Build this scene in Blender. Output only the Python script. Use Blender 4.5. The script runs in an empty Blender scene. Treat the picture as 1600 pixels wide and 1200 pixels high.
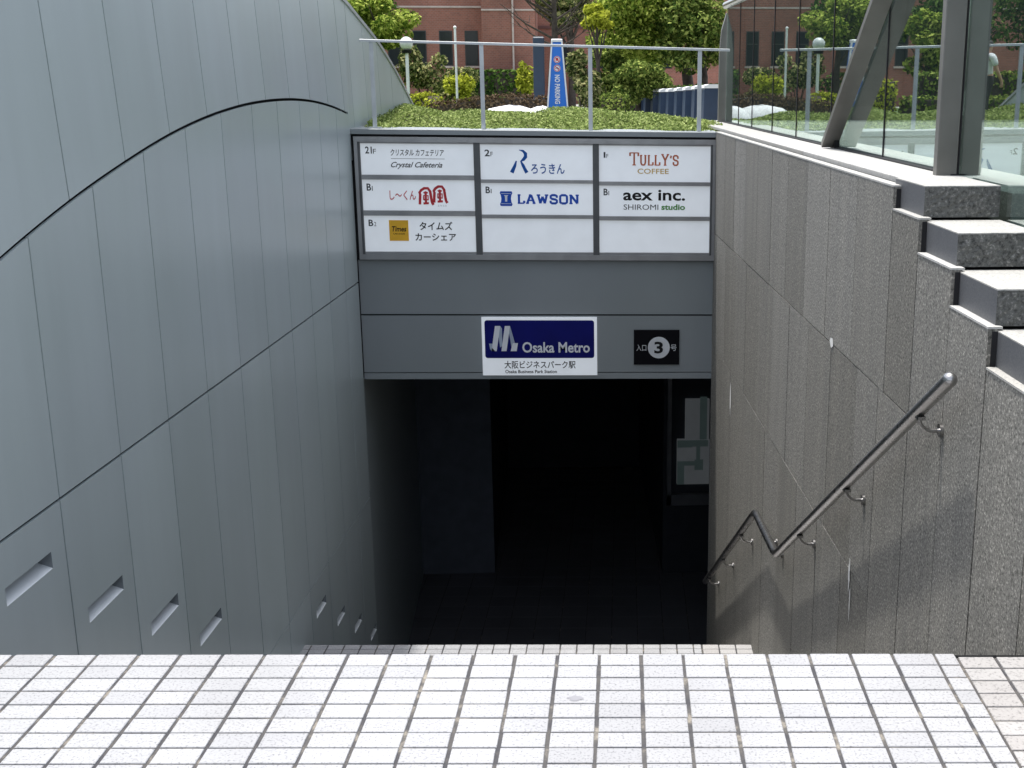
import bpy, math, random
import numpy as np
from mathutils import Vector, Matrix

R = math.radians
sc = bpy.context.scene
COL = sc.collection
rnd = random.Random(7)

# ------------------------------------------------------------------ camera, sky, sun, exposure
F_PX, SHIFT_PX, PITCH, YAW = 1880.0, 980.0, 14.036, 3.308
cam = bpy.data.cameras.new('camera')
cam_o = bpy.data.objects.new('camera', cam)
COL.objects.link(cam_o)
cam.sensor_fit = 'HORIZONTAL'
cam.sensor_width = 36.0
cam.lens = 36.0 * F_PX / 1600.0
cam.shift_x = -(SHIFT_PX - 800.0) / 1600.0
cam.clip_start = 0.05
cam.clip_end = 2000
cam_o.rotation_euler = (R(90 - PITCH), 0, R(-YAW))
sc.camera = cam_o

SUN = Vector((-0.168, 0.13, 1.0)).normalized()
w = bpy.data.worlds.new('World')
sc.world = w
w.use_nodes = True
nt = w.node_tree
bg = nt.nodes['Background']
sky = nt.nodes.new('ShaderNodeTexSky')
sky.sky_type = 'NISHITA'
sky.sun_disc = False
sky.sun_elevation = math.asin(SUN.z)
sky.sun_rotation = math.atan2(SUN.x, SUN.y)
sky.dust_density = 3.0
hs = nt.nodes.new('ShaderNodeHueSaturation')          # bright hazy sky with thin white cloud
hs.inputs['Saturation'].default_value = 0.48
nt.links.new(sky.outputs[0], hs.inputs['Color'])
nt.links.new(hs.outputs[0], bg.inputs[0])
bg.inputs[1].default_value = 0.15
sl = bpy.data.lights.new('sun', 'SUN')
sl.energy = 2.0
sl.angle = R(1.8)
sl.color = (1.0, 0.965, 0.91)
so = bpy.data.objects.new('sun', sl)
COL.objects.link(so)
so.rotation_euler = SUN.to_track_quat('Z', 'Y').to_euler()
sc.view_settings.view_transform = 'Standard'
sc.view_settings.look = 'None'
sc.view_settings.gamma = 1
sc.view_settings.exposure = 1.15
sc.cycles.max_bounces = 8
sc.cycles.transparent_max_bounces = 16
sc.cycles.caustics_reflective = False
sc.cycles.caustics_refractive = False
sc.cycles.sample_clamp_indirect = 6

# ------------------------------------------------------------------ materials
def new_mat(name):
    m = bpy.data.materials.new(name)
    m.use_nodes = True
    n = m.node_tree
    return m, n, n.nodes['Principled BSDF']

def nd(n, t, **kw):
    x = n.nodes.new(t)
    for k, v in kw.items():
        if k in x.inputs: x.inputs[k].default_value = v
        else: setattr(x, k, v)
    return x

def ramp(n, stops, fac=None):
    r = n.nodes.new('ShaderNodeValToRGB')
    e = r.color_ramp.elements
    while len(e) < len(stops): e.new(0.5)
    for i, (p, c) in enumerate(stops):
        e[i].position = p
        e[i].color = (*c, 1) if len(c) == 3 else c
    if fac is not None: n.links.new(fac, r.inputs[0])
    return r

def plain(name, col, rough=0.5, metal=0.0, emit=0.0, var=0.06, scale=6.0):
    m, n, b = new_mat(name)
    tc = nd(n, 'ShaderNodeTexCoord')
    ns = nd(n, 'ShaderNodeTexNoise', Scale=scale, Detail=5.0)
    n.links.new(tc.outputs['Object'], ns.inputs['Vector'])
    lo = tuple(max(0, c * (1 - var * 2)) for c in col)
    hi = tuple(min(1, c * (1 + var * 2)) for c in col)
    r = ramp(n, [(0.3, lo), (0.7, hi)], ns.outputs[0])
    n.links.new(r.outputs[0], b.inputs['Base Color'])
    b.inputs['Roughness'].default_value = rough
    b.inputs['Metallic'].default_value = metal
    if emit:
        n.links.new(r.outputs[0], b.inputs['Emission Color'])
        b.inputs['Emission Strength'].default_value = emit
    return m

def panel_paint(name, col, rough=0.5):
    m, n, b = new_mat(name)
    tc = nd(n, 'ShaderNodeTexCoord')
    mp = nd(n, 'ShaderNodeMapping')
    mp.inputs['Scale'].default_value = (1, 3.0, 0.35)
    n.links.new(tc.outputs['Object'], mp.inputs['Vector'])
    ns = nd(n, 'ShaderNodeTexNoise', Scale=2.2, Detail=6.0)
    n.links.new(mp.outputs[0], ns.inputs['Vector'])
    n2 = nd(n, 'ShaderNodeTexNoise', Scale=0.9, Detail=3.0)
    n.links.new(tc.outputs['Object'], n2.inputs['Vector'])
    r = ramp(n, [(0.32, tuple(c * 0.965 for c in col)), (0.68, tuple(c * 1.025 for c in col))], ns.outputs[0])
    r2 = ramp(n, [(0.3, (0.94, 0.96, 0.93)), (0.7, (1, 1, 1))], n2.outputs[0])
    mx = nd(n, 'ShaderNodeMixRGB', blend_type='MULTIPLY')
    mx.inputs[0].default_value = 1
    n.links.new(r.outputs[0], mx.inputs[1]); n.links.new(r2.outputs[0], mx.inputs[2])
    # a slightly different shade for every panel
    g = nd(n, 'ShaderNodeNewGeometry')
    r3 = ramp(n, [(0, (0.935, 0.935, 0.935)), (1, (1.035, 1.035, 1.035))], g.outputs['Random Per Island'])
    m3 = nd(n, 'ShaderNodeMixRGB', blend_type='MULTIPLY')
    m3.inputs[0].default_value = 1
    n.links.new(mx.outputs[0], m3.inputs[1]); n.links.new(r3.outputs[0], m3.inputs[2])
    n.links.new(m3.outputs[0], b.inputs['Base Color'])
    rr = nd(n, 'ShaderNodeMapRange')
    rr.inputs[3].default_value = rough - 0.06; rr.inputs[4].default_value = rough + 0.08
    n.links.new(ns.outputs[0], rr.inputs[0]); n.links.new(rr.outputs[0], b.inputs['Roughness'])
    bp = nd(n, 'ShaderNodeBump'); bp.inputs['Strength'].default_value = 0.03
    n.links.new(n2.outputs[0], bp.inputs['Height']); n.links.new(bp.outputs[0], b.inputs['Normal'])
    return m

def granite(name, lo, mid, hi, scale=130.0, bump=0.25, rough=0.75, streak=0.25):
    m, n, b = new_mat(name)
    tc = nd(n, 'ShaderNodeTexCoord')
    v = nd(n, 'ShaderNodeTexNoise', Scale=scale, Detail=3.0, Roughness=0.7)
    n.links.new(tc.outputs['Object'], v.inputs['Vector'])
    r = ramp(n, [(0.34, lo), (0.48, mid), (0.56, mid), (0.68, hi)], v.outputs[0])
    mp = nd(n, 'ShaderNodeMapping'); mp.inputs['Scale'].default_value = (1, 7, 0.3)
    n.links.new(tc.outputs['Object'], mp.inputs['Vector'])
    s = nd(n, 'ShaderNodeTexNoise', Scale=2.0, Detail=6.0)
    n.links.new(mp.outputs[0], s.inputs['Vector'])
    r2 = ramp(n, [(0.3, (1 - streak,) * 3), (0.7, (1.06, 1.05, 1.03))], s.outputs[0])
    mx = nd(n, 'ShaderNodeMixRGB', blend_type='MULTIPLY'); mx.inputs[0].default_value = 1
    n.links.new(r.outputs[0], mx.inputs[1]); n.links.new(r2.outputs[0], mx.inputs[2])
    g = nd(n, 'ShaderNodeNewGeometry')
    r3 = ramp(n, [(0, (0.84, 0.83, 0.80)), (1, (1.1, 1.1, 1.1))], g.outputs['Random Per Island'])
    m3 = nd(n, 'ShaderNodeMixRGB', blend_type='MULTIPLY'); m3.inputs[0].default_value = 1
    n.links.new(mx.outputs[0], m3.inputs[1]); n.links.new(r3.outputs[0], m3.inputs[2])
    n.links.new(m3.outputs[0], b.inputs['Base Color'])
    b.inputs['Roughness'].default_value = rough
    bp = nd(n, 'ShaderNodeBump'); bp.inputs['Strength'].default_value = bump; bp.inputs['Distance'].default_value = 0.004
    n.links.new(v.outputs[0], bp.inputs['Height']); n.links.new(bp.outputs[0], b.inputs['Normal'])
    return m

def tile_mat(name, a, bcol, rough=0.6):
    m, n, b = new_mat(name)
    tc = nd(n, 'ShaderNodeTexCoord')
    v = nd(n, 'ShaderNodeTexNoise', Scale=150.0, Detail=3.0)
    n.links.new(tc.outputs['Object'], v.inputs['Vector'])
    r = ramp(n, [(0.30, tuple(c * 0.55 for c in a)), (0.47, a), (0.62, a), (0.75, tuple(min(1, c * 1.12) for c in a))], v.outputs[0])
    g = nd(n, 'ShaderNodeNewGeometry')
    r3 = ramp(n, [(0, bcol), (1, (1, 1, 1))], g.outputs['Random Per Island'])
    mx = nd(n, 'ShaderNodeMixRGB', blend_type='MULTIPLY'); mx.inputs[0].default_value = 1
    n.links.new(r.outputs[0], mx.inputs[1]); n.links.new(r3.outputs[0], mx.inputs[2])
    big = nd(n, 'ShaderNodeTexNoise', Scale=1.7, Detail=5.0)
    n.links.new(tc.outputs['Object'], big.inputs['Vector'])
    r4 = ramp(n, [(0.33, (0.85, 0.845, 0.84)), (0.58, (1, 1, 1))], big.outputs[0])
    m4 = nd(n, 'ShaderNodeMixRGB', blend_type='MULTIPLY'); m4.inputs[0].default_value = 1
    n.links.new(mx.outputs[0], m4.inputs[1]); n.links.new(r4.outputs[0], m4.inputs[2])
    n.links.new(m4.outputs[0], b.inputs['Base Color'])
    b.inputs['Roughness'].default_value = rough
    bp = nd(n, 'ShaderNodeBump'); bp.inputs['Strength'].default_value = 0.15; bp.inputs['Distance'].default_value = 0.002
    n.links.new(v.outputs[0], bp.inputs['Height']); n.links.new(bp.outputs[0], b.inputs['Normal'])
    return m

def grout_mat(name):
    m, n, b = new_mat(name)
    tc = nd(n, 'ShaderNodeTexCoord')
    v = nd(n, 'ShaderNodeTexNoise', Scale=9.0, Detail=6.0, Roughness=0.7)
    n.links.new(tc.outputs['Object'], v.inputs['Vector'])
    r = ramp(n, [(0.42, (0.05, 0.05, 0.055)), (0.55, (0.09, 0.085, 0.08)), (0.66, (0.27, 0.245, 0.205))], v.outputs[0])
    n.links.new(r.outputs[0], b.inputs['Base Color'])
    b.inputs['Roughness'].default_value = 0.95
    return m

def leaf_mat(name, dark, mid, light, trans=0.3):
    m = bpy.data.materials.new(name); m.use_nodes = True
    n = m.node_tree
    n.nodes.remove(n.nodes['Principled BSDF'])
    g = nd(n, 'ShaderNodeNewGeometry')
    r = ramp(n, [(0.0, dark), (0.5, mid), (1.0, light)], g.outputs['Random Per Island'])
    d = nd(n, 'ShaderNodeBsdfDiffuse'); t = nd(n, 'ShaderNodeBsdfTranslucent')
    n.links.new(r.outputs[0], d.inputs[0]); n.links.new(r.outputs[0], t.inputs[0])
    mx = nd(n, 'ShaderNodeMixShader'); mx.inputs[0].default_value = trans
    n.links.new(d.outputs[0], mx.inputs[1]); n.links.new(t.outputs[0], mx.inputs[2])
    n.links.new(mx.outputs[0], n.nodes['Material Output'].inputs[0])
    return m

def glass_mat(name, refl=0.42):
    m = bpy.data.materials.new(name); m.use_nodes = True
    n = m.node_tree
    n.nodes.remove(n.nodes['Principled BSDF'])
    t = nd(n, 'ShaderNodeBsdfTransparent'); t.inputs[0].default_value = (0.80, 0.88, 0.85, 1)
    g = nd(n, 'ShaderNodeBsdfGlossy'); g.inputs[0].default_value = (0.90, 0.96, 0.94, 1); g.inputs['Roughness'].default_value = 0.0
    mx = nd(n, 'ShaderNodeMixShader'); mx.inputs[0].default_value = refl
    n.links.new(t.outputs[0], mx.inputs[1]); n.links.new(g.outputs[0], mx.inputs[2])
    n.links.new(mx.outputs[0], n.nodes['Material Output'].inputs[0])
    return m

def brick_mat(name):
    m, n, b = new_mat(name)
    tc = nd(n, 'ShaderNodeTexCoord')
    mp = nd(n, 'ShaderNodeMapping'); mp.inputs['Rotation'].default_value = (R(90), 0, 0)
    n.links.new(tc.outputs['Object'], mp.inputs['Vector'])
    bt = nd(n, 'ShaderNodeTexBrick', Scale=4.0)
    bt.inputs['Color1'].default_value = (0.32, 0.128, 0.092, 1); bt.inputs['Color2'].default_value = (0.25, 0.103, 0.076, 1)
    bt.inputs['Mortar'].default_value = (0.29, 0.20, 0.165, 1); bt.inputs['Mortar Size'].default_value = 0.02
    n.links.new(mp.outputs[0], bt.inputs['Vector'])
    ns = nd(n, 'ShaderNodeTexNoise', Scale=0.8, Detail=6.0)
    n.links.new(tc.outputs['Object'], ns.inputs['Vector'])
    r = ramp(n, [(0.3, (0.75, 0.75, 0.75)), (0.7, (1.15, 1.15, 1.15))], ns.outputs[0])
    mx = nd(n, 'ShaderNodeMixRGB', blend_type='MULTIPLY'); mx.inputs[0].default_value = 1
    n.links.new(bt.outputs[0], mx.inputs[1]); n.links.new(r.outputs[0], mx.inputs[2])
    n.links.new(mx.outputs[0], b.inputs['Base Color'])
    b.inputs['Roughness'].default_value = 0.9
    return m

def steel_mat(name, col, rough):
    m, n, b = new_mat(name)
    tc = nd(n, 'ShaderNodeTexCoord')
    ns = nd(n, 'ShaderNodeTexNoise', Scale=30.0, Detail=4.0)
    n.links.new(tc.outputs['Object'], ns.inputs['Vector'])
    rr = nd(n, 'ShaderNodeMapRange'); rr.inputs[3].default_value = rough - 0.06; rr.inputs[4].default_value = rough + 0.1
    n.links.new(ns.outputs[0], rr.inputs[0]); n.links.new(rr.outputs[0], b.inputs['Roughness'])
    b.inputs['Base Color'].default_value = (*col, 1); b.inputs['Metallic'].default_value = 1
    return m

M = {}
M['wall'] = panel_paint('blue_grey_panel_paint', (0.465, 0.525, 0.535), 0.30)
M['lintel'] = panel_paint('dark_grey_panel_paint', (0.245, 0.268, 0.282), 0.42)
M['dark'] = plain('dark_joint', (0.012, 0.012, 0.014), 0.9)
M['slot'] = plain('skylit_slot_sill', (0.74, 0.78, 0.79), 0.5, 0, 0, 0.03)  # skylight falling on the slot sills, put into a pale colour
M['edge'] = plain('pale_metal_edge', (0.42, 0.44, 0.45), 0.4, 0.4)
M['granite'] = granite('grey_granite', (0.055, 0.054, 0.048), (0.192, 0.188, 0.173), (0.47, 0.455, 0.415), 105.0, 0.3, 0.75, 0.13)
M['granite_block'] = granite('shaded_hammered_granite', (0.035, 0.036, 0.036), (0.105, 0.108, 0.107), (0.27, 0.27, 0.265), 75.0, 0.9, 0.8, 0.08)  # shade on the block fronts is put into this dark tone
M['granite_sawn'] = granite('sawn_granite', (0.070, 0.074, 0.082), (0.095, 0.10, 0.11), (0.13, 0.135, 0.145), 150.0, 0.05, 0.55, 0.08)  # blue-grey tone carries the shade on the block sides
M['granite_cap'] = granite('pale_sunlit_granite_top', (0.27, 0.27, 0.262), (0.41, 0.41, 0.40), (0.50, 0.50, 0.485), 110.0, 0.15, 0.7, 0.06)  # pale tone also carries the sunlight on block tops and slab edges
M['tile'] = tile_mat('white_floor_tile', (0.395, 0.40, 0.412), (0.87, 0.87, 0.88))
M['tile_pink'] = tile_mat('pinkish_border_tile', (0.390, 0.384, 0.380), (0.87, 0.85, 0.84))
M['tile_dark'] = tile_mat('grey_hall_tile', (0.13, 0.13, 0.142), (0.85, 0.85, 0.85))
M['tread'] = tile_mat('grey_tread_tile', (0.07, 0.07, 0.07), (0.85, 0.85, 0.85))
M['grout'] = grout_mat('worn_grout')
M['steel'] = steel_mat('brushed_stainless_steel', (0.38, 0.375, 0.37), 0.27)
M['fin'] = plain('warm_grey_steel_paint', (0.155, 0.15, 0.14), 0.4, 0.3)
M['alu'] = plain('sign_frame_aluminium', (0.34, 0.345, 0.355), 0.35, 0.6)
M['alu_dark'] = plain('dark_sign_mullion', (0.10, 0.105, 0.11), 0.4, 0.3)
M['sign_white'] = plain('sign_acrylic_white', (0.72, 0.76, 0.80), 0.35, 0, 0.16, 0.015)
M['white'] = plain('white_paint', (0.75, 0.77, 0.78), 0.4, 0, 0, 0.03)
M['rail_paint'] = plain('pale_grey_rail_paint', (0.50, 0.53, 0.54), 0.4)
M['ink'] = plain('black_lettering', (0.012, 0.012, 0.014), 0.5)
M['ink_grey'] = plain('grey_lettering', (0.055, 0.06, 0.065), 0.5)
M['ink_blue'] = plain('blue_lettering', (0.012, 0.09, 0.34), 0.5)
M['ink_royal'] = plain('royal_blue_lettering', (0.02, 0.085, 0.45), 0.5)
M['ink_red'] = plain('red_lettering', (0.52, 0.025, 0.035), 0.5)
M['ink_pink'] = plain('light_red_lettering', (0.62, 0.16, 0.17), 0.5)
M['ink_orange'] = plain('orange_lettering', (0.52, 0.13, 0.05), 0.5)
M['ink_gold'] = plain('gold_lettering', (0.60, 0.40, 0.13), 0.5)
M['ink_green'] = plain('green_lettering', (0.05, 0.27, 0.03), 0.5)
M['yellow'] = plain('yellow_square', (0.86, 0.47, 0.025), 0.5)
M['navy'] = plain('navy_sign_face', (0.004, 0.006, 0.125), 0.5)
M['ink_white'] = plain('white_lettering', (0.72, 0.74, 0.78), 0.5, 0, 0, 0.01)
M['ink_pale'] = plain('pale_blue_lettering', (0.34, 0.40, 0.50), 0.5)
M['black_sign'] = plain('black_sign_face', (0.004, 0.004, 0.006), 0.6)
M['black_sign'].node_tree.nodes['Principled BSDF'].inputs['Specular IOR Level'].default_value = 0.1
for k_ in ('navy', 'ink', 'ink_grey', 'ink_royal', 'ink_blue'): M[k_].node_tree.nodes['Principled BSDF'].inputs['Specular IOR Level'].default_value = 0.15
M['circle'] = plain('pale_grey_disc', (0.62, 0.64, 0.66), 0.4)
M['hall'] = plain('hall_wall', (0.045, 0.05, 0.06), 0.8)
M['hall_daylit'] = plain('daylit_hall_end_wall', (0.14, 0.158, 0.19), 0.8)  # lighter than the hall walls to paint in daylight from the entrance
M['map'] = plain('map_face', (0.075, 0.082, 0.088), 0.4, 0, 0.22, 0.03)
M['map_green'] = plain('map_station_area', (0.035, 0.05, 0.05), 0.4, 0, 0.2, 0.03)
M['glass'] = glass_mat('coated_balustrade_glass')
M['brick'] = brick_mat('red_brick')
M['brick_trim'] = plain('pale_stone_trim', (0.5, 0.42, 0.38), 0.8)
M['pink_wall'] = plain('pink_stone_cladding', (0.40, 0.29, 0.26), 0.8)
M['pale_wall'] = plain('pale_tower_cladding', (0.5, 0.52, 0.54), 0.6)
M['window'] = plain('dark_window_glass', (0.02, 0.025, 0.03), 0.12)
M['roof_tile'] = plain('dark_red_roof', (0.13, 0.06, 0.055), 0.8)
M['bark'] = plain('bark', (0.06, 0.048, 0.04), 0.95, 0, 0, 0.2, 12)
M['lawn'] = plain('lawn_grass', (0.085, 0.14, 0.03), 0.95, 0, 0, 0.22, 3)
M['paving'] = plain('pale_paving', (0.33, 0.34, 0.32), 0.9, 0, 0, 0.06, 3)
M['rock'] = plain('white_stone', (0.66, 0.66, 0.68), 0.9, 0, 0, 0.05, 8)
M['blue_sign'] = plain('bright_blue_plastic', (0.008, 0.15, 0.60), 0.35, 0, 0, 0.03)
M['navy_plastic'] = plain('navy_plastic', (0.025, 0.045, 0.085), 0.4)
M['lamp'] = plain('frosted_globe', (0.6, 0.63, 0.62), 0.15)
M['skin'] = plain('skin', (0.45, 0.26, 0.19), 0.6)
M['hair'] = plain('dark_hair', (0.015, 0.012, 0.01), 0.6)
M['shirt'] = plain('white_shirt', (0.62, 0.63, 0.66), 0.9)
M['trousers'] = plain('dark_trousers', (0.03, 0.028, 0.03), 0.9)
M['stain'] = plain('white_limescale', (0.72, 0.72, 0.70), 0.9)
M['stain_grey'] = plain('grey_smudge', (0.25, 0.25, 0.27), 0.9)
M['facade'] = plain('dark_frame_and_backdrop', (0.03, 0.033, 0.035), 0.5)
L_BRIGHT = leaf_mat('fresh_green_leaves', (0.035, 0.08, 0.012), (0.22, 0.30, 0.045), (0.60, 0.66, 0.16))
L_DARK = leaf_mat('dark_green_leaves', (0.014, 0.034, 0.009), (0.05, 0.10, 0.022), (0.16, 0.24, 0.06), 0.2)
L_MID = leaf_mat('mid_green_leaves', (0.022, 0.05, 0.012), (0.13, 0.19, 0.042), (0.42, 0.48, 0.13), 0.25)
L_PALE = leaf_mat('pale_blossoming_leaves', (0.02, 0.04, 0.014), (0.12, 0.16, 0.05), (0.60, 0.56, 0.27), 0.3)
L_YELLOW = leaf_mat('yellow_green_leaves', (0.10, 0.13, 0.012), (0.36, 0.40, 0.04), (0.62, 0.64, 0.10), 0.3)
L_BROWN = leaf_mat('brown_clipped_leaves', (0.05, 0.035, 0.02), (0.12, 0.085, 0.055), (0.20, 0.15, 0.10), 0.15)
L_COVER = leaf_mat('ground_cover_leaves', (0.085, 0.13, 0.035), (0.235, 0.305, 0.09), (0.46, 0.53, 0.22), 0.25)

# ------------------------------------------------------------------ mesh helpers
class MB:
    def __init__(s, xf=None): s.v = []; s.f = []; s.m = []; s.xf = xf; s.sm = []
    def face(s, pts, m=0, smooth=False):
        i = len(s.v); s.v += [tuple(p) for p in pts]; s.f.append(tuple(range(i, i + len(pts)))); s.m.append(m); s.sm.append(smooth)
    def idx(s, verts, faces, m=0, smooth=False):
        i = len(s.v); s.v += [tuple(p) for p in verts]
        for f in faces: s.f.append(tuple(i + k for k in f)); s.m.append(m); s.sm.append(smooth)
    def box(s, x0, x1, y0, y1, z0, z1, m=0, bev=0.0):
        if bev:
            return s.bbox(x0, x1, y0, y1, z0, z1, m, bev)
        v = [(x0,y0,z0),(x1,y0,z0),(x1,y1,z0),(x0,y1,z0),(x0,y0,z1),(x1,y0,z1),(x1,y1,z1),(x0,y1,z1)]
        s.idx(v, [(0,3,2,1),(4,5,6,7),(0,1,5,4),(1,2,6,5),(2,3,7,6),(3,0,4,7)], m)
    def bbox(s, x0, x1, y0, y1, z0, z1, m, b):
        # chamfered top edges and vertical corners
        def ring(i, z): return [(x0+i,y0,z),(x1-i,y0,z),(x1,y0+i,z),(x1,y1-i,z),(x1-i,y1,z),(x0+i,y1,z),(x0,y1-i,z),(x0,y0+i,z)]
        def inner(z): return [(x0+b,y0+b,z),(x1-b,y0+b,z),(x1-b,y0+b,z),(x1-b,y1-b,z),(x1-b,y1-b,z),(x0+b,y1-b,z),(x0+b,y1-b,z),(x0+b,y0+b,z)]
        r0, r1, r2 = ring(b, z0), ring(b, z1 - b), inner(z1)
        s.idx(r0 + r1, [(k,(k+1)%8,8+(k+1)%8,8+k) for k in range(8)], m)
        q = [(x0+b,y0+b,z1),(x1-b,y0+b,z1),(x1-b,y1-b,z1),(x0+b,y1-b,z1)]
        s.idx(r1 + q, [(0,1,9,8),(1,2,9),(2,3,10,9),(3,4,10),(4,5,11,10),(5,6,11),(6,7,8,11),(7,0,8),(8,9,10,11)], m)
        s.face(list(reversed(r0)), m)
    def prism(s, front, back, m=0, ms=None):
        n = len(front)
        s.face(front, m); s.face(list(reversed(back)), m)
        for k in range(n):
            j = (k + 1) % n
            s.face([front[j], front[k], back[k], back[j]], m if ms is None else ms)
    def tube(s, path, r, n=10, m=0, cap=True):
        path = [Vector(p) for p in path]; rs = r if isinstance(r, (list, tuple)) else [r] * len(path)
        rings = []; ref = None
        for i, p in enumerate(path):
            t = ((path[min(i+1, len(path)-1)] - path[max(i-1, 0)])).normalized()
            if ref is None:
                ref = t.orthogonal().normalized()
            ref = (ref - t * ref.dot(t)).normalized()
            bn = t.cross(ref)
            rings.append([p + (ref * math.cos(2*math.pi*k/n) + bn * math.sin(2*math.pi*k/n)) * rs[i] for k in range(n)])
        v = [q for rg in rings for q in rg]
        f = [(i*n+k, i*n+(k+1)%n, (i+1)*n+(k+1)%n, (i+1)*n+k) for i in range(len(path)-1) for k in range(n)]
        s.idx(v, f, m, True)
        if cap:
            s.face(list(reversed(rings[0])), m); s.face(rings[-1], m)
    def sphere(s, c, r, m=0, nu=14, nv=9, sq=(1,1,1), jit=0, seed=0):
        g = random.Random(seed); v = []
        for j in range(nv + 1):
            th = math.pi * j / nv
            for i in range(nu):
                ph = 2 * math.pi * i / nu; k = r * (1 + jit * (g.random() - 0.5))
                v.append((c[0]+k*sq[0]*math.sin(th)*math.cos(ph), c[1]+k*sq[1]*math.sin(th)*math.sin(ph), c[2]+k*sq[2]*math.cos(th)))
        f = [(j*nu+i, (j+1)*nu+i, (j+1)*nu+(i+1)%nu, j*nu+(i+1)%nu) for j in range(nv) for i in range(nu)]
        s.idx(v, f, m, True)
    def build(s, name, mats, parent=None):
        me = bpy.data.meshes.new(name)
        vs = s.v if s.xf is None else [s.xf(p) for p in s.v]
        me.from_pydata(vs, [], s.f)
        for mm in (mats if isinstance(mats, (list, tuple)) else [mats]): me.materials.append(mm)
        me.polygons.foreach_set('material_index', s.m)
        me.polygons.foreach_set('use_smooth', s.sm)
        me.validate(); me.update()
        o = bpy.data.objects.new(name, me); COL.objects.link(o)
        if parent: o.parent = parent
        return o

def tag(o, label, cat, group=None, kind=None):
    if label: o['label'] = label
    if cat: o['category'] = cat
    if group: o['group'] = group
    if kind: o['kind'] = kind
    return o
def thing(name, label, cat, loc=(0, 0, 0), group=None):
    o = bpy.data.objects.new(name, None); COL.objects.link(o); o.empty_display_size = 0.1
    o.location = loc
    return tag(o, label, cat, group)
def struct(o, label):
    o['kind'] = 'structure'; o['label'] = label; return o
def copy_tree(o, parent=None):
    c = o.copy(); COL.objects.link(c)
    if parent: c.parent = parent
    for ch in list(o.children): copy_tree(ch, c)
    return c
def lerp_tab(tab, x):
    return float(np.interp(x, [t[0] for t in tab], [t[1] for t in tab]))

# ================================================================== SETTING
# stairs axis: rows of tiles run along AX, columns along AY (square to the left wall)
AX = Vector((0.9985, -0.055, 0)); AY = Vector((0.055, 0.9985, 0))
def xl(y): return -1.69 + 0.0619 * (y - 10.25)          # face of the left wall
def gz(y): return -0.45 - 0.40 * min(1.0, max(0.0, (y - 13.5) / 12.5))

NOSE1 = Vector((0, 3.112, -1.56)); NOSE2 = Vector((0, 7.862, -3.87))
TW, TD = 0.1177, 0.0705
def tile_field(name, nose, a0, a1, rows, phase, mats, z_drop=0.0, b_off=0.0, jig=True, tw=TW, td=TD, lj=0.0095, cj=0.0060, ys=1):
    """one sheet of tiles, each a small chamfered slab, over a grout bed"""
    g = random.Random(len(name) + int(a0 * 100)); mb = MB(); th = 0.006; c = 0.0016
    k0 = math.floor((a0 - phase) / tw); k1 = math.ceil((a1 - phase) / tw)
    for r in range(rows):
        b1 = b_off - r * td; b0 = b1 - td
        for k in range(k0, k1):
            s0 = max(a0, phase + k * tw); s1 = min(a1, phase + (k + 1) * tw)
            if s1 - s0 < 0.02: continue
            j = [g.uniform(-0.0012, 0.0012) if jig else 0 for _ in range(5)]
            lo, hi, lb, hb = s0 + lj/2 + j[0], s1 - lj/2 + j[1], b0 + cj/2 + j[2]*0.6, b1 - cj/2 + j[3]*0.6
            dz = nose.z - z_drop + j[4] * 0.5
            def P(a, b, z): q = nose + AX * a + AY * b; return (q.x, q.y, z)
            top = [P(lo+c, lb+c, dz), P(hi-c, lb+c, dz), P(hi-c, hb-c, dz), P(lo+c, hb-c, dz)]
            mid = [P(lo, lb, dz-c), P(hi, lb, dz-c), P(hi, hb, dz-c), P(lo, hb, dz-c)]
            bot = [P(lo, lb, dz-th), P(hi, lb, dz-th), P(hi, hb, dz-th), P(lo, hb, dz-th)]
            mb.idx(top + mid + bot, [(0,1,2,3),(4,5,1,0),(5,6,2,1),(6,7,3,2),(7,4,0,3),(8,9,5,4),(9,10,6,5),(10,11,7,6),(11,8,4,7)], 0)
    return mb

def bed(mb, nose, a0, a1, b0, b1, dz, m):
    q = [nose + AX*a + AY*b for a, b in ((a0,b0),(a1,b0),(a1,b1),(a0,b1))]
    mb.face([(p.x, p.y, nose.z + dz) for p in q], m)

# upper landing
mb = tile_field('landing', NOSE1, -2.25, 1.105, 74, -0.134, None)
bed(mb, NOSE1, -2.3, 1.10, -6.0, -0.004, -0.0035, 1)
struct(mb.build('landing_floor', [M['tile'], M['grout']]), 'white tiled landing at the top of the stairs')
mb = tile_field('border', NOSE1, 1.108, 1.335 + 0.17, 74, 1.108, None, 0.010, 0, True, 0.108)
bed(mb, NOSE1, 1.10, 1.6, -6.0, -0.004, -0.0135, 1)
struct(mb.build('landing_border', [M['tile_pink'], M['grout']]), 'pinkish border tiles along the granite wall')

q = random.Random(9); mb = MB()
mb.face([(0.03 + 0.028*math.cos(2*math.pi*k/14)*q.uniform(0.5,1), 2.855 + 0.018*math.sin(2*math.pi*k/14)*q.uniform(0.5,1), NOSE1.z + 0.0012) for k in range(14)], 0)
struct(mb.build('floor_smudge', M['stain_grey']), 'small grey smudge on a white landing tile')
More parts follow.
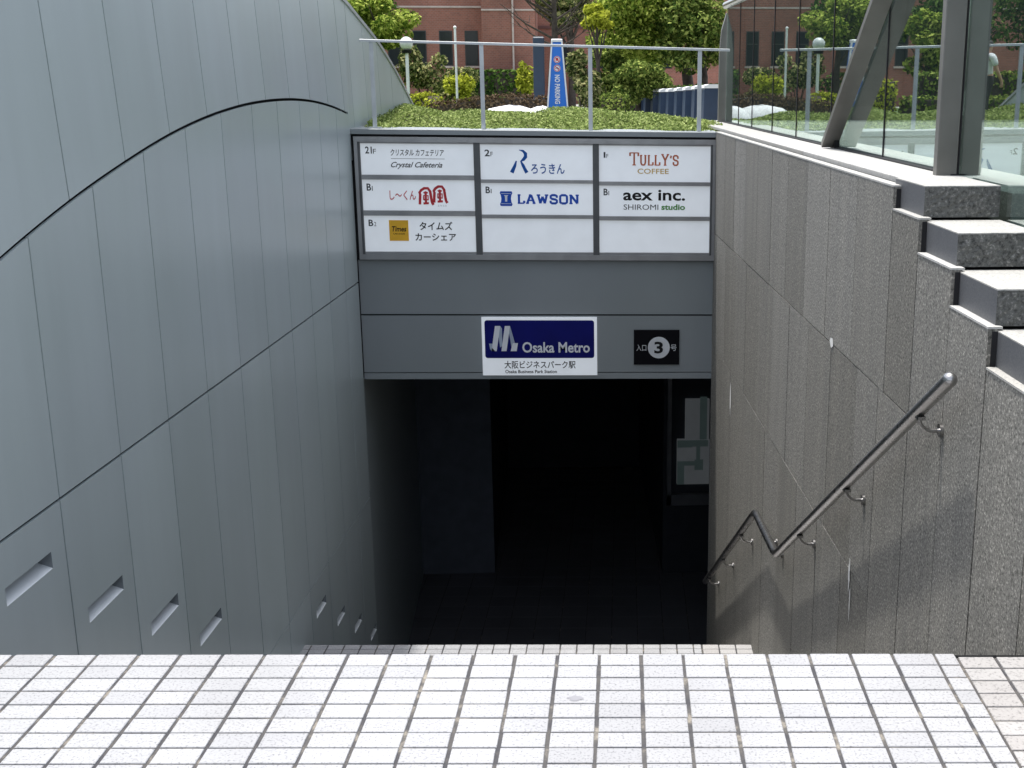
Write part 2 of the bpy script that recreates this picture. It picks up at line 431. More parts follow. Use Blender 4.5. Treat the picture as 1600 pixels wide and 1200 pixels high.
# flights of stairs
def flight(name, nose, n, rise, run, a0, a1, lab):
    mb = MB(); th = 0.0
    for k in range(n):
        b0, z = k * run, nose.z - k * rise
        P = lambda a, b, zz: tuple((nose + AX*a + AY*b).to_2d()) + (zz,)
        zt = z - 0.0065
        mb.face([P(a0,b0,zt), P(a0,b0,zt-rise), P(a1,b0,zt-rise), P(a1,b0,zt)], 0)
        mb.face([P(a0,b0,zt-rise), P(a0,b0+run,zt-rise), P(a1,b0+run,zt-rise), P(a1,b0,zt-rise)], 0)
        # pale nosing strip
        if k:
            mb.face([P(a0,b0-0.06,z-0.003), P(a1,b0-0.06,z-0.003), P(a1,b0+0.004,z-0.003), P(a0,b0+0.004,z-0.003)], 1)
    return struct(mb.build(name, [M['tread'], M['tile_pink']]), lab)
flight('upper_stair_flight', NOSE1, 14, 0.165, 0.277, -2.2, 1.45, 'upper flight of steps going down to the middle landing')
mb = tile_field('mid', NOSE2, -2.05, 0.98, 16, -0.02, None)
bed(mb, NOSE2, -2.1, 1.0, -1.15, -0.004, -0.0035, 1)
struct(mb.build('middle_landing_floor', [M['tile'], M['grout']]), 'white tiled middle landing')
mb = tile_field('midb', NOSE2, 0.985, 1.34, 16, 0.985, None, 0.002, 0, True, 0.118)
bed(mb, NOSE2, 0.98, 1.45, -1.15, -0.004, -0.0055, 1)
struct(mb.build('middle_landing_border', [M['tile_pink'], M['grout']]), 'pinkish border tiles on the middle landing')
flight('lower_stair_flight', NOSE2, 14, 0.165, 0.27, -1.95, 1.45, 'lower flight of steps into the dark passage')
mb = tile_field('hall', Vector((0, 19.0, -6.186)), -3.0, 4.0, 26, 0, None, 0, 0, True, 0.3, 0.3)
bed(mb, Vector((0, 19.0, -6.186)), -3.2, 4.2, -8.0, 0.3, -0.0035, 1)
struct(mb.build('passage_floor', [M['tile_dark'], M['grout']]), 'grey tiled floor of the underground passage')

# underground passage shell
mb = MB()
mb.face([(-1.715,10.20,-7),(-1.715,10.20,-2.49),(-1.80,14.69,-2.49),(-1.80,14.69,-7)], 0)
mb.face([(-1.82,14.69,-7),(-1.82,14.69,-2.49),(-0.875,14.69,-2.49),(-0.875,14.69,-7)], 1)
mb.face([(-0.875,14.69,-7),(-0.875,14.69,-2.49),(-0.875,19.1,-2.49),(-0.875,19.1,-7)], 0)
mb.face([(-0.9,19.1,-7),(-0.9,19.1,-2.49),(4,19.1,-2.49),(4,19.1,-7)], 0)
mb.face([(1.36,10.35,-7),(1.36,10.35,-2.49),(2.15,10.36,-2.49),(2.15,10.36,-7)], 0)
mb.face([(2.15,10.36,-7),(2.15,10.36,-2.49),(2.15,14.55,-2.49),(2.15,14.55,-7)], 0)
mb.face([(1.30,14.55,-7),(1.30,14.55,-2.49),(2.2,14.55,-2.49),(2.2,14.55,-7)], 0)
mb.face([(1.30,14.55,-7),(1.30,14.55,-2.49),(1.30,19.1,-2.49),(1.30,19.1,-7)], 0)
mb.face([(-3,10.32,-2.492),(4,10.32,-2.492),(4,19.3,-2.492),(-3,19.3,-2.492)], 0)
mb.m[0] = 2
struct(mb.build('passage_walls', [M['hall'], M['hall_daylit'], M['wall']]), 'dark walls, ceiling and daylight-toned end wall of the underground passage')

# grounds
mb = MB()
ys = [10.62, 13.5, 16, 18, 20, 22, 24, 26, 40, 200]
for a, b in zip(ys[:-1], ys[1:]):
    mb.face([(-150,a,gz(a)),(150,a,gz(a)),(150,b,gz(b)),(-150,b,gz(b))], 0)
mb.face([(-150,-60,-0.45),(-2.55,-60,-0.45),(-2.55,10.62,-0.45),(-150,10.62,-0.45)], 0)
struct(mb.build('park_ground', M['paving']), 'pale paved ground of the park')
mb = MB()
for a, b in zip([13.3, 16, 18, 20, 22, 24, 26], [16, 18, 20, 22, 24, 26, 43]):
    mb.face([(-40,a,gz(a)+0.006),(-2.0 if a < 20 else -1.0,a,gz(a)+0.006),(-2.0 if b < 21 else -1.0,b,gz(b)+0.006),(-40,b,gz(b)+0.006)], 0)
mb.face([(-40,-10,-0.444),(-6.5,-10,-0.444),(-6.5,13.3,-0.444),(-40,13.3,-0.444)], 0)
struct(mb.build('lawn', M['lawn']), 'green lawn beside the curved wall')
# plaza to the right with its own steps
mb = MB()
mb.face([(1.70,4.45,-0.40),(60,4.45,-0.40),(60,13.6,-0.40),(1.70,13.6,-0.40)], 0)
for k in range(10):
    y1 = 4.45 - 0.405*k; z1 = -0.40 - 0.116*k
    mb.face([(1.70,y1,z1),(1.70,y1,z1-0.116),(60,y1,z1-0.116),(60,y1,z1)], 0)
    mb.face([(1.70,y1-0.405 if k < 9 else -8,z1-0.116),(60,y1-0.405 if k < 9 else -8,z1-0.116),(60,y1,z1-0.116),(1.70,y1,z1-0.116)], 0)
struct(mb.build('plaza_floor', M['paving']), 'pale plaza floor and wide steps behind the glass balustrade')

# ================================================================== LEFT CURVED WALL
ARC = [(0.5,-2.25),(1.5,-1.70),(2.5,-1.27),(3.5,-0.925),(4.52,-0.627),(5.12,-0.474),(5.715,-0.350),(6.286,-0.250),(6.85,-0.178),(7.4,-0.132),
       (7.9,-0.110),(8.45,-0.105),(8.9,-0.117),(9.3,-0.141),(9.75,-0.184),(10.24,-0.247)]
TOP = [(0.5,0.70),(6,0.70),(8,0.73),(8.8,0.755),(9.3,0.755),(9.8,0.73),(10.4,0.65),(10.9,0.535),(11.53,0.38),(12.1,0.20),(12.65,-0.015),(13.16,-0.243),(13.45,-0.40),(13.6,-0.48)]
from bisect import bisect
def smooth_tab(tab, x):
    # Catmull-Rom through the table
    xs = [t[0] for t in tab]; i = min(max(bisect(xs, x) - 1, 0), len(tab) - 2)
    p0 = tab[max(i-1,0)]; p1 = tab[i]; p2 = tab[i+1]; p3 = tab[min(i+2,len(tab)-1)]
    h = p2[0]-p1[0]; t = (x-p1[0])/h
    m1 = (p2[1]-p0[1])/(p2[0]-p0[0])*h; m2 = (p3[1]-p1[1])/(p3[0]-p1[0])*h
    return (2*t**3-3*t*t+1)*p1[1]+(t**3-2*t*t+t)*m1+(-2*t**3+3*t*t)*p2[1]+(t**3-t*t)*m2
arc = lambda y: smooth_tab(ARC, y)
top = lambda y: smooth_tab(TOP, y)
NW = Vector((0.998, -0.062, 0))
def PW(y, z, off=0.0): return (xl(y) + NW.x * off, y + NW.y * off, z)
def lean(y, z):
    a = arc(y) if y < 10.24 else -0.247
    return -0.047 * max(0.0, z - a)
def PU(y, z, off=0.0): return PW(y, z, off + lean(y, z))
wall = thing('curved_wall', 'tall blue-grey metal panelled wall with an arched seam on the left of the stairs', 'wall', (xl(7), 7, -1.56))
wl = Vector(wall.location)
def addp(mb, name, mats, parent, origin):
    o = mb.build(name, mats, parent)
    o.matrix_parent_inverse = Matrix.Translation(-Vector(origin))
    return o
SEAM_LOW = [0.5, 1.3, 1.87, 2.45, 3.02, 3.59, 4.165, 4.745, 5.348, 5.925, 6.498, 7.07, 7.64, 8.18, 8.72, 9.25, 9.77, 10.22]
SEAM_UP = [0.5, 1.55, 2.12, 2.72, 3.32, 3.92, 4.52, 5.122, 5.715, 6.286, 6.85, 7.40, 7.945, 8.49, 9.02, 9.54, 10.07, 10.44, 11.0, 11.57, 12.15, 12.72, 13.3, 13.6]
GAP = 0.0048
def panel_poly(mb, poly, P, depth=0.014, m=0):
    mb.prism([P(y, z, 0) for y, z in poly], [P(y, z, -depth) for y, z in poly], m)
def rng(a, b, n): return [a + (b - a) * i / n for i in range(n + 1)]
JA, JB = -1.637, -3.553
# middle band, under the arch
mb = MB()
for a, b in zip(SEAM_LOW[:-1], SEAM_LOW[1:]):
    y0, y1 = a + GAP, b - GAP
    lo = JA + 0.007
    up = [(y, arc(y) - 0.010) for y in rng(y1, y0, 6)]
    up = [(y, z) for y, z in up if z > lo + 0.005]
    if len(up) < 2: continue
    panel_poly(mb, [(y0 if up[-1][0] <= y0 + 1e-6 else up[-1][0], lo), (y1, lo)] + up, PW)
addp(mb, 'middle_cladding', [M['wall']], wall, wl)
# upper shell
mb = MB()
for a, b in zip(SEAM_UP[:-1], SEAM_UP[1:]):
    y0, y1 = a + GAP, b - GAP
    seg = 6
    dn = [(y, (arc(y) + 0.008) if y < 10.24 else -0.62) for y in rng(y0, y1, seg)]
    if a < 10.24 < b: dn = [(y, (arc(y)+0.007) if y < 10.20 else -0.62) for y in (y0, 10.1, 10.18, 10.201, 10.21, y1)]
    up = [(y, top(y)) for y in rng(y1, y0, seg)]
    if up[0][1] < -0.6: continue
    # cut in two levels so that the leaning face stays planar enough
    panel_poly(mb, dn + up, PU)
addp(mb, 'upper_cladding', [M['wall']], wall, wl)
# lower bands with step-light slots
SLOTS = [(4.262,4.626,-1.816),(4.875,5.229,-2.172),(5.477,5.828,-2.525),(6.064,6.410,-2.872),(8.30,8.585,-3.76),(8.865,9.12,-4.09),(9.40,9.665,-4.41),(9.95,10.20,-4.75)]
SH = 0.070
mb = MB(); slot_mbs = []
for a, b in zip(SEAM_LOW[:-1], SEAM_LOW[1:]):
    for (hi, lo) in ((JA - 0.007, JB + 0.004), (JB - 0.004, -7.0)):
        y0, y1 = a + GAP, b - GAP
        sl_ = [s for s in SLOTS if y0 < (s[0]+s[1])/2 < y1 and lo < s[2] < hi]
        if not sl_:
            panel_poly(mb, [(y0,lo),(y1,lo),(y1,hi),(y0,hi)], PW); continue
        s0, s1, sz = sl_[0]; s1 = min(s1, y1 - 0.02); t0, t1 = sz - SH, sz
        O = [(y0,lo),(y1,lo),(y1,hi),(y0,hi)]; I = [(s0,t0),(s1,t0),(s1,t1),(s0,t1)]
        vs = [PW(*p, 0) for p in O + I] + [PW(*p, -0.014) for p in O]
        mb.idx(vs, [(0,1,5,4),(1,2,6,5),(2,3,7,6),(3,0,4,7),(1,0,8,9),(2,1,9,10),(3,2,10,11),(0,3,11,8)], 0)
        sb = MB(); d = -0.115
        A = [PW(*p, 0) for p in I]; B = [PW(*p, d) for p in [(s0,t0+0.042),(s1,t0+0.042),(s1,t1),(s0,t1)]]
        for k in range(4):
            j = (k+1) % 4; sb.face([A[k], A[j], B[j], B[k]], 0 if k == 0 else 1)  # sill coloured pale as if skylit, other faces dark as if shaded
        sb.face(B, 1); slot_mbs.append(sb)
lowc = addp(mb, 'lower_cladding', [M['wall']], wall, wl)
for sb in slot_mbs:
    sb.build('light_slot', [M['slot'], M['lintel']], lowc)
# dark backing, body and top edge
mb = MB()
for P, tab, f in ((PU, rng(0.5, 13.6, 60), top),):
    for y0, y1 in zip(tab[:-1], tab[1:]):
        zb0 = -7 if y0 < 10.2 else -0.62; zb1 = -7 if y1 < 10.4 else -0.62
        zb = -7 if y1 < 10.25 else -0.62
        f0 = [PU(y0, zb, -0.0165), PU(y1, zb, -0.0165), PU(y1, f(y1)-0.004, -0.0165), PU(y0, f(y0)-0.004, -0.0165)]
        # leave room behind the light slots
        off = 0.0
        back = [PW(y0, max(zb,-0.7), -0.5), PW(y1, max(zb,-0.7), -0.5), PW(y1, f(y1)-0.004, -0.5), PW(y0, f(y0)-0.004, -0.5)]
        hz0 = [PU(y0, max(zb,-1.75), -0.0165), PU(y1, max(zb,-1.75), -0.0165), f0[2], f0[3]]
        mb.face(hz0, 0)
        if zb < -6: mb.face([PW(y0,-7,-0.13), PW(y1,-7,-0.13), PW(y1,-1.75,-0.13), PW(y0,-1.75,-0.13)], 0)
        mb.face([back[1], back[0], back[3], back[2]], 1)
        mb.face([f0[3], f0[2], back[2], back[3]], 1)
# narrow dark strips right behind the lower seams
for y in SEAM_LOW:
    mb.face([PW(y-0.02,-7,-0.0165), PW(y+0.02,-7,-0.0165), PW(y+0.02,-1.5,-0.0165), PW(y-0.02,-1.5,-0.0165)], 0)
for z in (JA, JB):
    mb.face([PW(0.5,z-0.03,-0.0172), PW(10.3,z-0.03,-0.0172), PW(10.3,z+0.03,-0.0172), PW(0.5,z+0.03,-0.0172)], 0)
mb.face([PU(0.5,-7,-0.0165), PU(0.5,0.69,-0.0165), PW(0.5,0.69,-0.5), PW(0.5,-7,-0.5)], 1)
addp(mb, 'wall_core', [M['dark'], M['wall']], wall, wl)
mb = MB()
for y0, y1 in zip(rng(0.5,13.5,90)[:-1], rng(0.5,13.5,90)[1:]):
    q = lambda y, o, dz: PU(y, top(y) + dz, o)
    a = [q(y0,0.012,-0.004), q(y1,0.012,-0.004), q(y1,0.012,0.030), q(y0,0.012,0.030)]
    b = [q(y0,-0.52,-0.004), q(y1,-0.52,-0.004), q(y1,-0.52,0.030), q(y0,-0.52,0.030)]
    mb.face(a, 0); mb.face([a[3], a[2], b[2], b[3]], 0); mb.face([a[1], a[0], b[0], b[1]], 0); mb.face(list(reversed(b)), 0)
addp(mb, 'top_edge_trim', [M['edge']], wall, wl)

# ================================================================== RIGHT GRANITE WALL
XW = 1.335
STEP_Y = [(4.75, 99, -0.397), (4.387, 4.75, -0.487), (3.985, 4.387, -0.613), (3.60, 3.985, -0.740), (3.19, 3.60, -0.866), (2.79, 3.19, -0.992), (2.38, 2.79, -1.118), (1.98, 2.38, -1.244), (1.57,1.98,-1.37), (0.6,1.57,-1.49)]
def wtop(y):
    for a, b, z in STEP_Y:
        if a <= y < b: return z
    return -0.6
gw = thing('granite_wall', 'grey granite slab wall with stepped top on the right of the stairs', 'wall', (XW, 7, -1.56))
gl = Vector(gw.location)
mb = MB(); g = 0.0036
def slab(y0, y1, z0, z1, e=0.0):
    mb.prism([(XW+e,y0+g,z0+g),(XW+e,y0+g,z1-g),(XW+e,y1-g,z1-g),(XW+e,y1-g,z0+g)], [(XW+0.03,y0+g,z0+g),(XW+0.03,y0+g,z1-g),(XW+0.03,y1-g,z1-g),(XW+0.03,y1-g,z0+g)], 0)
up = [4.75,5.33,5.88,6.42,6.97,7.50,8.03,8.57,9.10,9.64,10.18,10.26]
md = [4.83,5.20,5.72,6.26,6.80,7.34,7.88,8.42,8.96,9.50,10.04,10.26]
gr = random.Random(3)
for a, b in zip(up[:-1], up[1:]): slab(a, b, -1.24, -0.397, gr.uniform(-0.0012, 0.0012))
for a, b in zip(md[:-1], md[1:]): slab(a, b, -2.196, -1.24, gr.uniform(-0.0012, 0.0012))
for a, b in zip(up[:-1], up[1:]): slab(max(a, 4.83) if a == 4.75 else a, b, -7, -2.196, gr.uniform(-0.0012, 0.0012))
slab(4.75, 4.83, -1.24, -1.239)
for a, b, z in STEP_Y[1:]:
    bb = 4.83 if b == 4.75 else b
    if b == 4.75:
        slab(a, 4.75, -1.24, z); slab(a, 4.83, -7, -1.24)
    else: slab(a, b, -7, z, gr.uniform(-0.0012, 0.0012))
sl_o = addp(mb, 'granite_slabs', [M['granite']], gw, gl)
mb = MB()
for a, b, z in STEP_Y:
    b = min(b, 10.26)
    mb.box(XW + 0.012, 1.64, a + 0.001, b - 0.001, -7, z - 0.010, 0)
addp(mb, 'wall_core', [M['dark']], gw, gl)
mb = MB()   # thin strip on the slab tops, their sunlit brightness put into its colour
for a, b, z in STEP_Y:
    b = min(b, 10.26)
    mb.box(XW - 0.002, XW + 0.045, a + 0.004, b - 0.004, z - 0.003, z + 0.004, 0)
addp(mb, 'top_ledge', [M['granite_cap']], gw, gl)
def splat(mb, y, z, pts):
    mb.face([(XW - 0.0032, y + a, z + b) for a, b in pts], 0)
mb = MB()
def blob(cy, cz, ry, rz, n, seed, jag=0.5):
    q = random.Random(seed)
    splat(mb, cy, cz, [((ry*math.cos(2*math.pi*k/n))*(1-jag*q.random()), (rz*math.sin(2*math.pi*k/n))*(1-jag*q.random())) for k in range(n)])
blob(5.70, -1.232, 0.045, 0.028, 12, 1, 0.3)
blob(5.15, -2.22, 0.022, 0.10, 18, 4, 0.6); blob(5.12, -2.34, 0.012, 0.12, 18, 6, 0.6)
blob(9.05, -2.40, 0.03, 0.16, 14, 8, 0.5)
addp(mb, 'limescale_stain', [M['stain']], gw, gl)

# cap on the wall below the balustrade
mb = MB()
for a, b in ((4.86, 6.9), (6.906, 8.95), (8.956, 11.0), (11.006, 12.6)):
    mb.box(1.402, 1.72, a, b, -0.397, -0.372, 0, 0.004); mb.box(1.425, 1.70, a, b, -0.436, -0.3975, 1)
tag(mb.build('coping_slab', [M['granite_cap'], M['dark']]), 'pale granite coping under the glass balustrade on the right wall', 'coping')
# step blocks
ordn = ['topmost granite step block right below the steel column', 'second granite step block from the top of the stepped wall', 'third granite step block from the top of the stepped wall',
        'fourth granite step block, lowest one in the picture at the right edge', 'fifth granite step block, just below the right edge of the picture', 'sixth granite step block nearest the landing']
for k in range(6):
    y1 = 4.838 - 0.405 * k; y0 = y1 - 0.398; z1 = -0.370 - 0.1262 * k
    b = thing('step_block', ordn[k], 'granite block', (1.51, (y0+y1)/2, z1 - 0.12), 'granite blocks stepping down on the wall')
    bl = Vector(b.location)
    mb = MB(); gg = random.Random(20 + k)
    # rough hammered body: gently displaced front grid
    nx, nz = 16, 8
    X0, X1, Z0, Z1 = 1.365, 1.652, z1 - 0.117, z1 - 0.004
    V = [(X0+(X1-X0)*i/nx, y0 + (gg.uniform(-0.003, 0.003) if 0 < i < nx and 0 < j < nz else 0), Z0+(Z1-Z0)*j/nz) for j in range(nz+1) for i in range(nx+1)]
    mb.idx(V, [(j*(nx+1)+i, j*(nx+1)+i+1, (j+1)*(nx+1)+i+1, (j+1)*(nx+1)+i) for j in range(nz) for i in range(nx)], 0)
    mb.face([(X1,y0,Z0),(X1,y1,Z0),(X1,y1,Z1),(X1,y0,Z1)], 0)
    mb.face([(X0,y1,Z0),(X0,y1,Z1),(X1,y1,Z1),(X1,y1,Z0)], 0)
    mb.face([(X0,y0,Z0),(X0,y1,Z0),(X1,y1,Z0),(X1,y0,Z0)], 0)
    addp(mb, 'rough_face', [M['granite_block']], b, bl)
    mb = MB(); mb.face([(X0,y1,Z0),(X0,y0,Z0),(X0,y0,Z1),(X0,y1,Z1)], 0)
    mb.box(X0 + 0.0005, X0 + 0.02, y0 + 0.004, y1 - 0.004, Z0 + 0.004, Z1 - 0.004, 0)
    addp(mb, 'sawn_side', [M['granite_sawn']], b, bl)
    mb = MB(); n = 14
    e = [(X0 + (X1-X0)*i/n, y0 + (gg.uniform(-0.002, 0.003) if 0 < i < n else 0), z1) for i in range(n+1)]
    lo = [(x, y, Z1) for x, y, z in e]
    mb.face(e + [(X1,y1,z1),(X0,y1,z1)], 0)
    for i in range(n): mb.face([lo[i], lo[i+1], e[i+1], e[i]], 0)
    mb.face([(X0,y1,Z1), lo[0], e[0], (X0,y1,z1)], 0); mb.face([lo[n], (X1,y1,Z1), (X1,y1,z1), e[n]], 0); mb.face([(X1,y1,Z1),(X0,y1,Z1),(X0,y1,z1),(X1,y1,z1)], 0)
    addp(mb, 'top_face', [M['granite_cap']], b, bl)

# ================================================================== GLASS BALUSTRADE
GX = 1.662
gb = thing('glass_balustrade', 'tall mirror-like glass balustrade with dark joints along the right side', 'balustrade', (GX, 8, -0.37))
gbl = Vector(gb.location)
JY = [12.06, 11.2, 10.42, 9.43, 8.47, 7.40, 6.17, 4.985]
for a, b in zip(JY[1:], JY[:-1]):
    mb = MB(); mb.box(GX + 0.004, GX + 0.007, a + 0.006, b - 0.006, -0.371, 0.70)
    addp(mb, 'glass_pane', [M['glass']], gb, gbl)
    mb = MB(); mb.box(GX + 0.001, GX + 0.010, a - 0.006, a + 0.006, -0.371, 0.70)
    addp(mb, 'joint', [M['dark']], gb, gbl)
mb = MB()
pr = [(4.97,-0.40),(4.97,0.75),(2.2,0.05),(2.2,-1.45)]
mb.prism([(GX+0.004,y,z) for y,z in pr], [(GX+0.007,y,z) for y,z in pr])
addp(mb, 'glass_pane', [M['glass']], gb, gbl)
mb = MB()
mb.tube([(GX+0.006,12.2,0.735),(GX+0.006,4.97,0.735)], 0.034, 12); mb.tube([(GX+0.006,4.97,0.735),(GX+0.006,2.2,0.04)], 0.034, 12)
addp(mb, 'top_rail', [M['steel']], gb, gbl)
mb = MB()
pf = [(-0.065,-0.372),(0.07,-0.372),(0.065,0.30),(0.045,0.5),(0.0,0.66),(-0.045,0.5),(-0.062,0.30)]
mb.prism([(GX+x,12.075,z) for x,z in pf], [(GX+x,12.13,z) for x,z in pf])
addp(mb, 'end_post', [M['fin']], gb, gbl)
mb = MB(); mb.box(GX-0.03, GX+0.03, 4.97, 12.06, -0.386, -0.366)
addp(mb, 'base_channel', [M['dark']], gb, gbl)
# column plate
mb = MB(); mb.box(1.572, GX - 0.003, 4.972, 5.022, -0.372, 1.3, 0, 0.003); mb.box(GX+0.015, 1.75, 4.972, 5.022, -0.372, 1.3)
tag(mb.build('steel_column', [M['fin']]), 'upright warm grey steel column fixed to the glass above the top step block', 'column')
# slanted fin
fin = thing('slanted_steel_fin', 'slanted flat steel fin leaning along the glass with a small black shoe', 'steel fin', (GX, 7.15, -0.37))
fl = Vector(fin.location)
mb = MB()
d0, d1 = Vector((0, 7.17, -0.355)), Vector((0, 5.66, 0.735))
t = (d1 - d0).normalized(); nrm = Vector((0, -t.z, t.y)); h = 0.016
A = [(GX-0.098,*(d0-nrm*h)[1:]),(GX-0.004,*(d0-nrm*h)[1:]),(GX-0.004,*(d0+nrm*h)[1:]),(GX-0.098,*(d0+nrm*h)[1:])]
B = [(GX-0.105,*(d1-nrm*h)[1:]),(GX-0.004,*(d1-nrm*h)[1:]),(GX-0.004,*(d1+nrm*h)[1:]),(GX-0.105,*(d1+nrm*h)[1:])]
mb.idx(A + B, [(0,3,2,1),(4,5,6,7),(0,1,5,4),(1,2,6,5),(2,3,7,6),(3,0,4,7)], 0)
addp(mb, 'blade', [M['fin']], fin, fl)
mb = MB(); mb.box(GX-0.035, GX-0.003, 7.10, 7.22, -0.372, -0.30, 0, 0.004)
addp(mb, 'shoe', [M['ink']], fin, fl)

# ================================================================== END WALL, SIGNS
TILT = 0.012
def TZ(p): return (p[0], p[1], p[2] - TILT * (p[0] + 1.69))
lin = thing('entrance_lintel', 'dark grey panelled beam over the dark entrance to the passage', 'lintel', (-0.17, 10.25, -2.49))
ll = Vector(lin.location)
X0, X1 = -1.688, 1.345
mb = MB(TZ); mb.box(X0 - 0.12, X1, 10.272, 10.66, -2.485, -0.42); addp(mb, 'core', [M['dark']], lin, ll)
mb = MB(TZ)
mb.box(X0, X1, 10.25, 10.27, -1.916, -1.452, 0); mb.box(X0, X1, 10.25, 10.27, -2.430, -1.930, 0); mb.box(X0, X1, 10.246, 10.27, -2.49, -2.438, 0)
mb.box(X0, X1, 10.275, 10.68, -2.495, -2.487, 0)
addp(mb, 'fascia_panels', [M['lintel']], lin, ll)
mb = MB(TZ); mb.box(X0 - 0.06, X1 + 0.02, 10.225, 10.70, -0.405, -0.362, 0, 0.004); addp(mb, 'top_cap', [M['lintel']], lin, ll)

def text_mesh(s, bold=0.0, shear=0.0, font_space=1.0, vertical=False):
    cu = bpy.data.curves.new('lettering', 'FONT'); cu.body = s; cu.offset = bold; cu.shear = shear; cu.space_character = font_space
    cu.resolution_u = 3
    o = bpy.data.objects.new('lettering', cu); COL.objects.link(o)
    bpy.context.view_layer.update()
    dg = bpy.context.evaluated_depsgraph_get()
    me = bpy.data.meshes.new_from_object(o.evaluated_get(dg))
    v = [tuple(p.co) for p in me.vertices]; f = [tuple(p.vertices) for p in me.polygons]
    bpy.data.objects.remove(o); bpy.data.curves.remove(cu); bpy.data.meshes.remove(me)
    return v, f
YS = 10.235
def put_text(mb, s, box, m=0, y=YS, bold=0.0, shear=0.0, keep=False):
    v, f = text_mesh(s, bold, shear)
    xs = [p[0] for p in v]; ys_ = [p[1] for p in v]
    x0, x1, z0, z1 = box
    sx = (x1-x0)/(max(xs)-min(xs)); sz = (z1-z0)/(max(ys_)-min(ys_))
    mb.idx([(x0+(p[0]-min(xs))*sx, y, z0+(p[1]-min(ys_))*sz) for p in v], f, m)
def stroke(mb, pts, wd, m=0, y=YS, closed=False):
    """flat ribbon along a polyline in the sign's plane"""
    P = [Vector((a, b)) for a, b in pts]; n = len(P); Lf = []; Rt = []
    ws = wd if isinstance(wd, (list, tuple)) else [wd] * n
    for i in range(n):
        t = (P[min(i+1,n-1)] - P[max(i-1,0)]).normalized(); q = Vector((-t.y, t.x)) * ws[i] / 2
        Lf.append(P[i] + q); Rt.append(P[i] - q)
    for i in range(n-1):
        mb.face([(Rt[i].x,y,Rt[i].y),(Rt[i+1].x,y,Rt[i+1].y),(Lf[i+1].x,y,Lf[i+1].y),(Lf[i].x,y,Lf[i].y)], m)
def in_box(box, pts): x0,x1,z0,z1 = box; return [(x0+(x1-x0)*a, z0+(z1-z0)*b) for a, b in pts]
def rect(mb, x0, x1, z0, z1, m=0, y=YS): mb.face([(x0,y,z0),(x1,y,z0),(x1,y,z1),(x0,y,z1)], m)
def disc(mb, cx, cz, r, m=0, y=YS, n=40, rz=None):
    mb.face([(cx+r*math.cos(2*math.pi*k/n), y, cz+(rz or r)*math.sin(2*math.pi*k/n)) for k in range(n)], m)
def rrect(mb, x0, x1, z0, z1, r, m=0, y=YS):
    pts = []
    for cx, cz, a0 in ((x1-r,z1-r,0),(x0+r,z1-r,90),(x0+r,z0+r,180),(x1-r,z0+r,270)):
        pts += [(cx+r*math.cos(R(a0+a)), y, cz+r*math.sin(R(a0+a))) for a in (0,22,45,68,90)]
    mb.face(pts, m)

# tenant directory
ts = thing('tenant_directory_sign', 'wide white tenant directory sign of nine panels above the stairway entrance', 'sign', (-0.16, 10.2, -1.44))
tl = Vector(ts.location)
mb = MB(TZ); mb.box(-1.686, 1.343, 10.248, 10.27, -1.450, -0.407); addp(mb, 'backing', [M['dark']], ts, tl)
mb = MB(TZ)
mb.box(-1.668, 1.335, 10.205, 10.246, -0.466, -0.425, 0, 0.0); mb.box(-1.668, 1.335, 10.205, 10.246, -1.442, -1.398)
mb.box(-1.668, -1.640, 10.208, 10.246, -1.398, -0.466); mb.box(1.312, 1.335, 10.208, 10.246, -1.398, -0.466)
for x0, x1 in ((-1.62,-0.69),(-0.635,0.302),(0.355,1.295)):
    mb.box(x0, x1, 10.2215, 10.246, -0.4795, -0.4665)
    mb.box(x0, x1, 10.2215, 10.246, -1.3975, -1.378)
    for f in (0.06, 0.86):     # clips along the top rail
        xx = x0 + (x1-x0) * f
        mb.box(xx, xx + 0.085, 10.196, 10.2045, -0.463, -0.436, 0)
    mb.box((x0+x1)/2 + 0.02, (x0+x1)/2 + 0.032, 10.198, 10.2045, -1.44, -1.40, 0)
for x0, x1, rows in ((-1.62,-0.69,((-0.775,-0.737),(-1.074,-1.032))),(-0.635,0.302,((-0.796,-0.769),(-1.091,-1.061))),(0.355,1.295,((-0.810,-0.779),(-1.103,-1.069)))):
    for a, b in rows: mb.box(x0, x1, 10.221, 10.246, a, b)
addp(mb, 'frame', [M['alu']], ts, tl)
for x0, x1 in ((-1.639,-1.621),(-0.689,-0.636),(0.303,0.354),(1.296,1.311)):
    mb = MB(TZ); mb.box(x0, x1, 10.215, 10.246, -1.3975, -0.4665)
    addp(mb, 'mullion', [M['alu_dark']], ts, tl)
PB = {'11':(-1.620,-0.690,-0.736,-0.480),'21':(-1.620,-0.690,-1.031,-0.776),'31':(-1.620,-0.690,-1.377,-1.075),
      '12':(-0.635,0.302,-0.768,-0.480),'22':(-0.635,0.302,-1.060,-0.797),'32':(-0.635,0.302,-1.377,-1.092),
      '13':(0.355,1.295,-0.778,-0.480),'23':(0.355,1.295,-1.068,-0.811),'33':(0.355,1.295,-1.377,-1.104)}
PN = {}
for k, (x0,x1,z0,z1) in PB.items():
    mb = MB(TZ); mb.box(x0, x1, 10.238, 10.246, z0, z1)
    PN[k] = addp(mb, 'sign_panel', [M['sign_white']], ts, tl)
def letters(key, mats, fn, parent=None, name='lettering'):
    mb = MB(TZ); fn(mb); return mb.build(name, mats, PN[key])
RED = [(-1.149,-1.035,-0.982,-0.842),(-1.030,-0.919,-0.966,-0.827)]
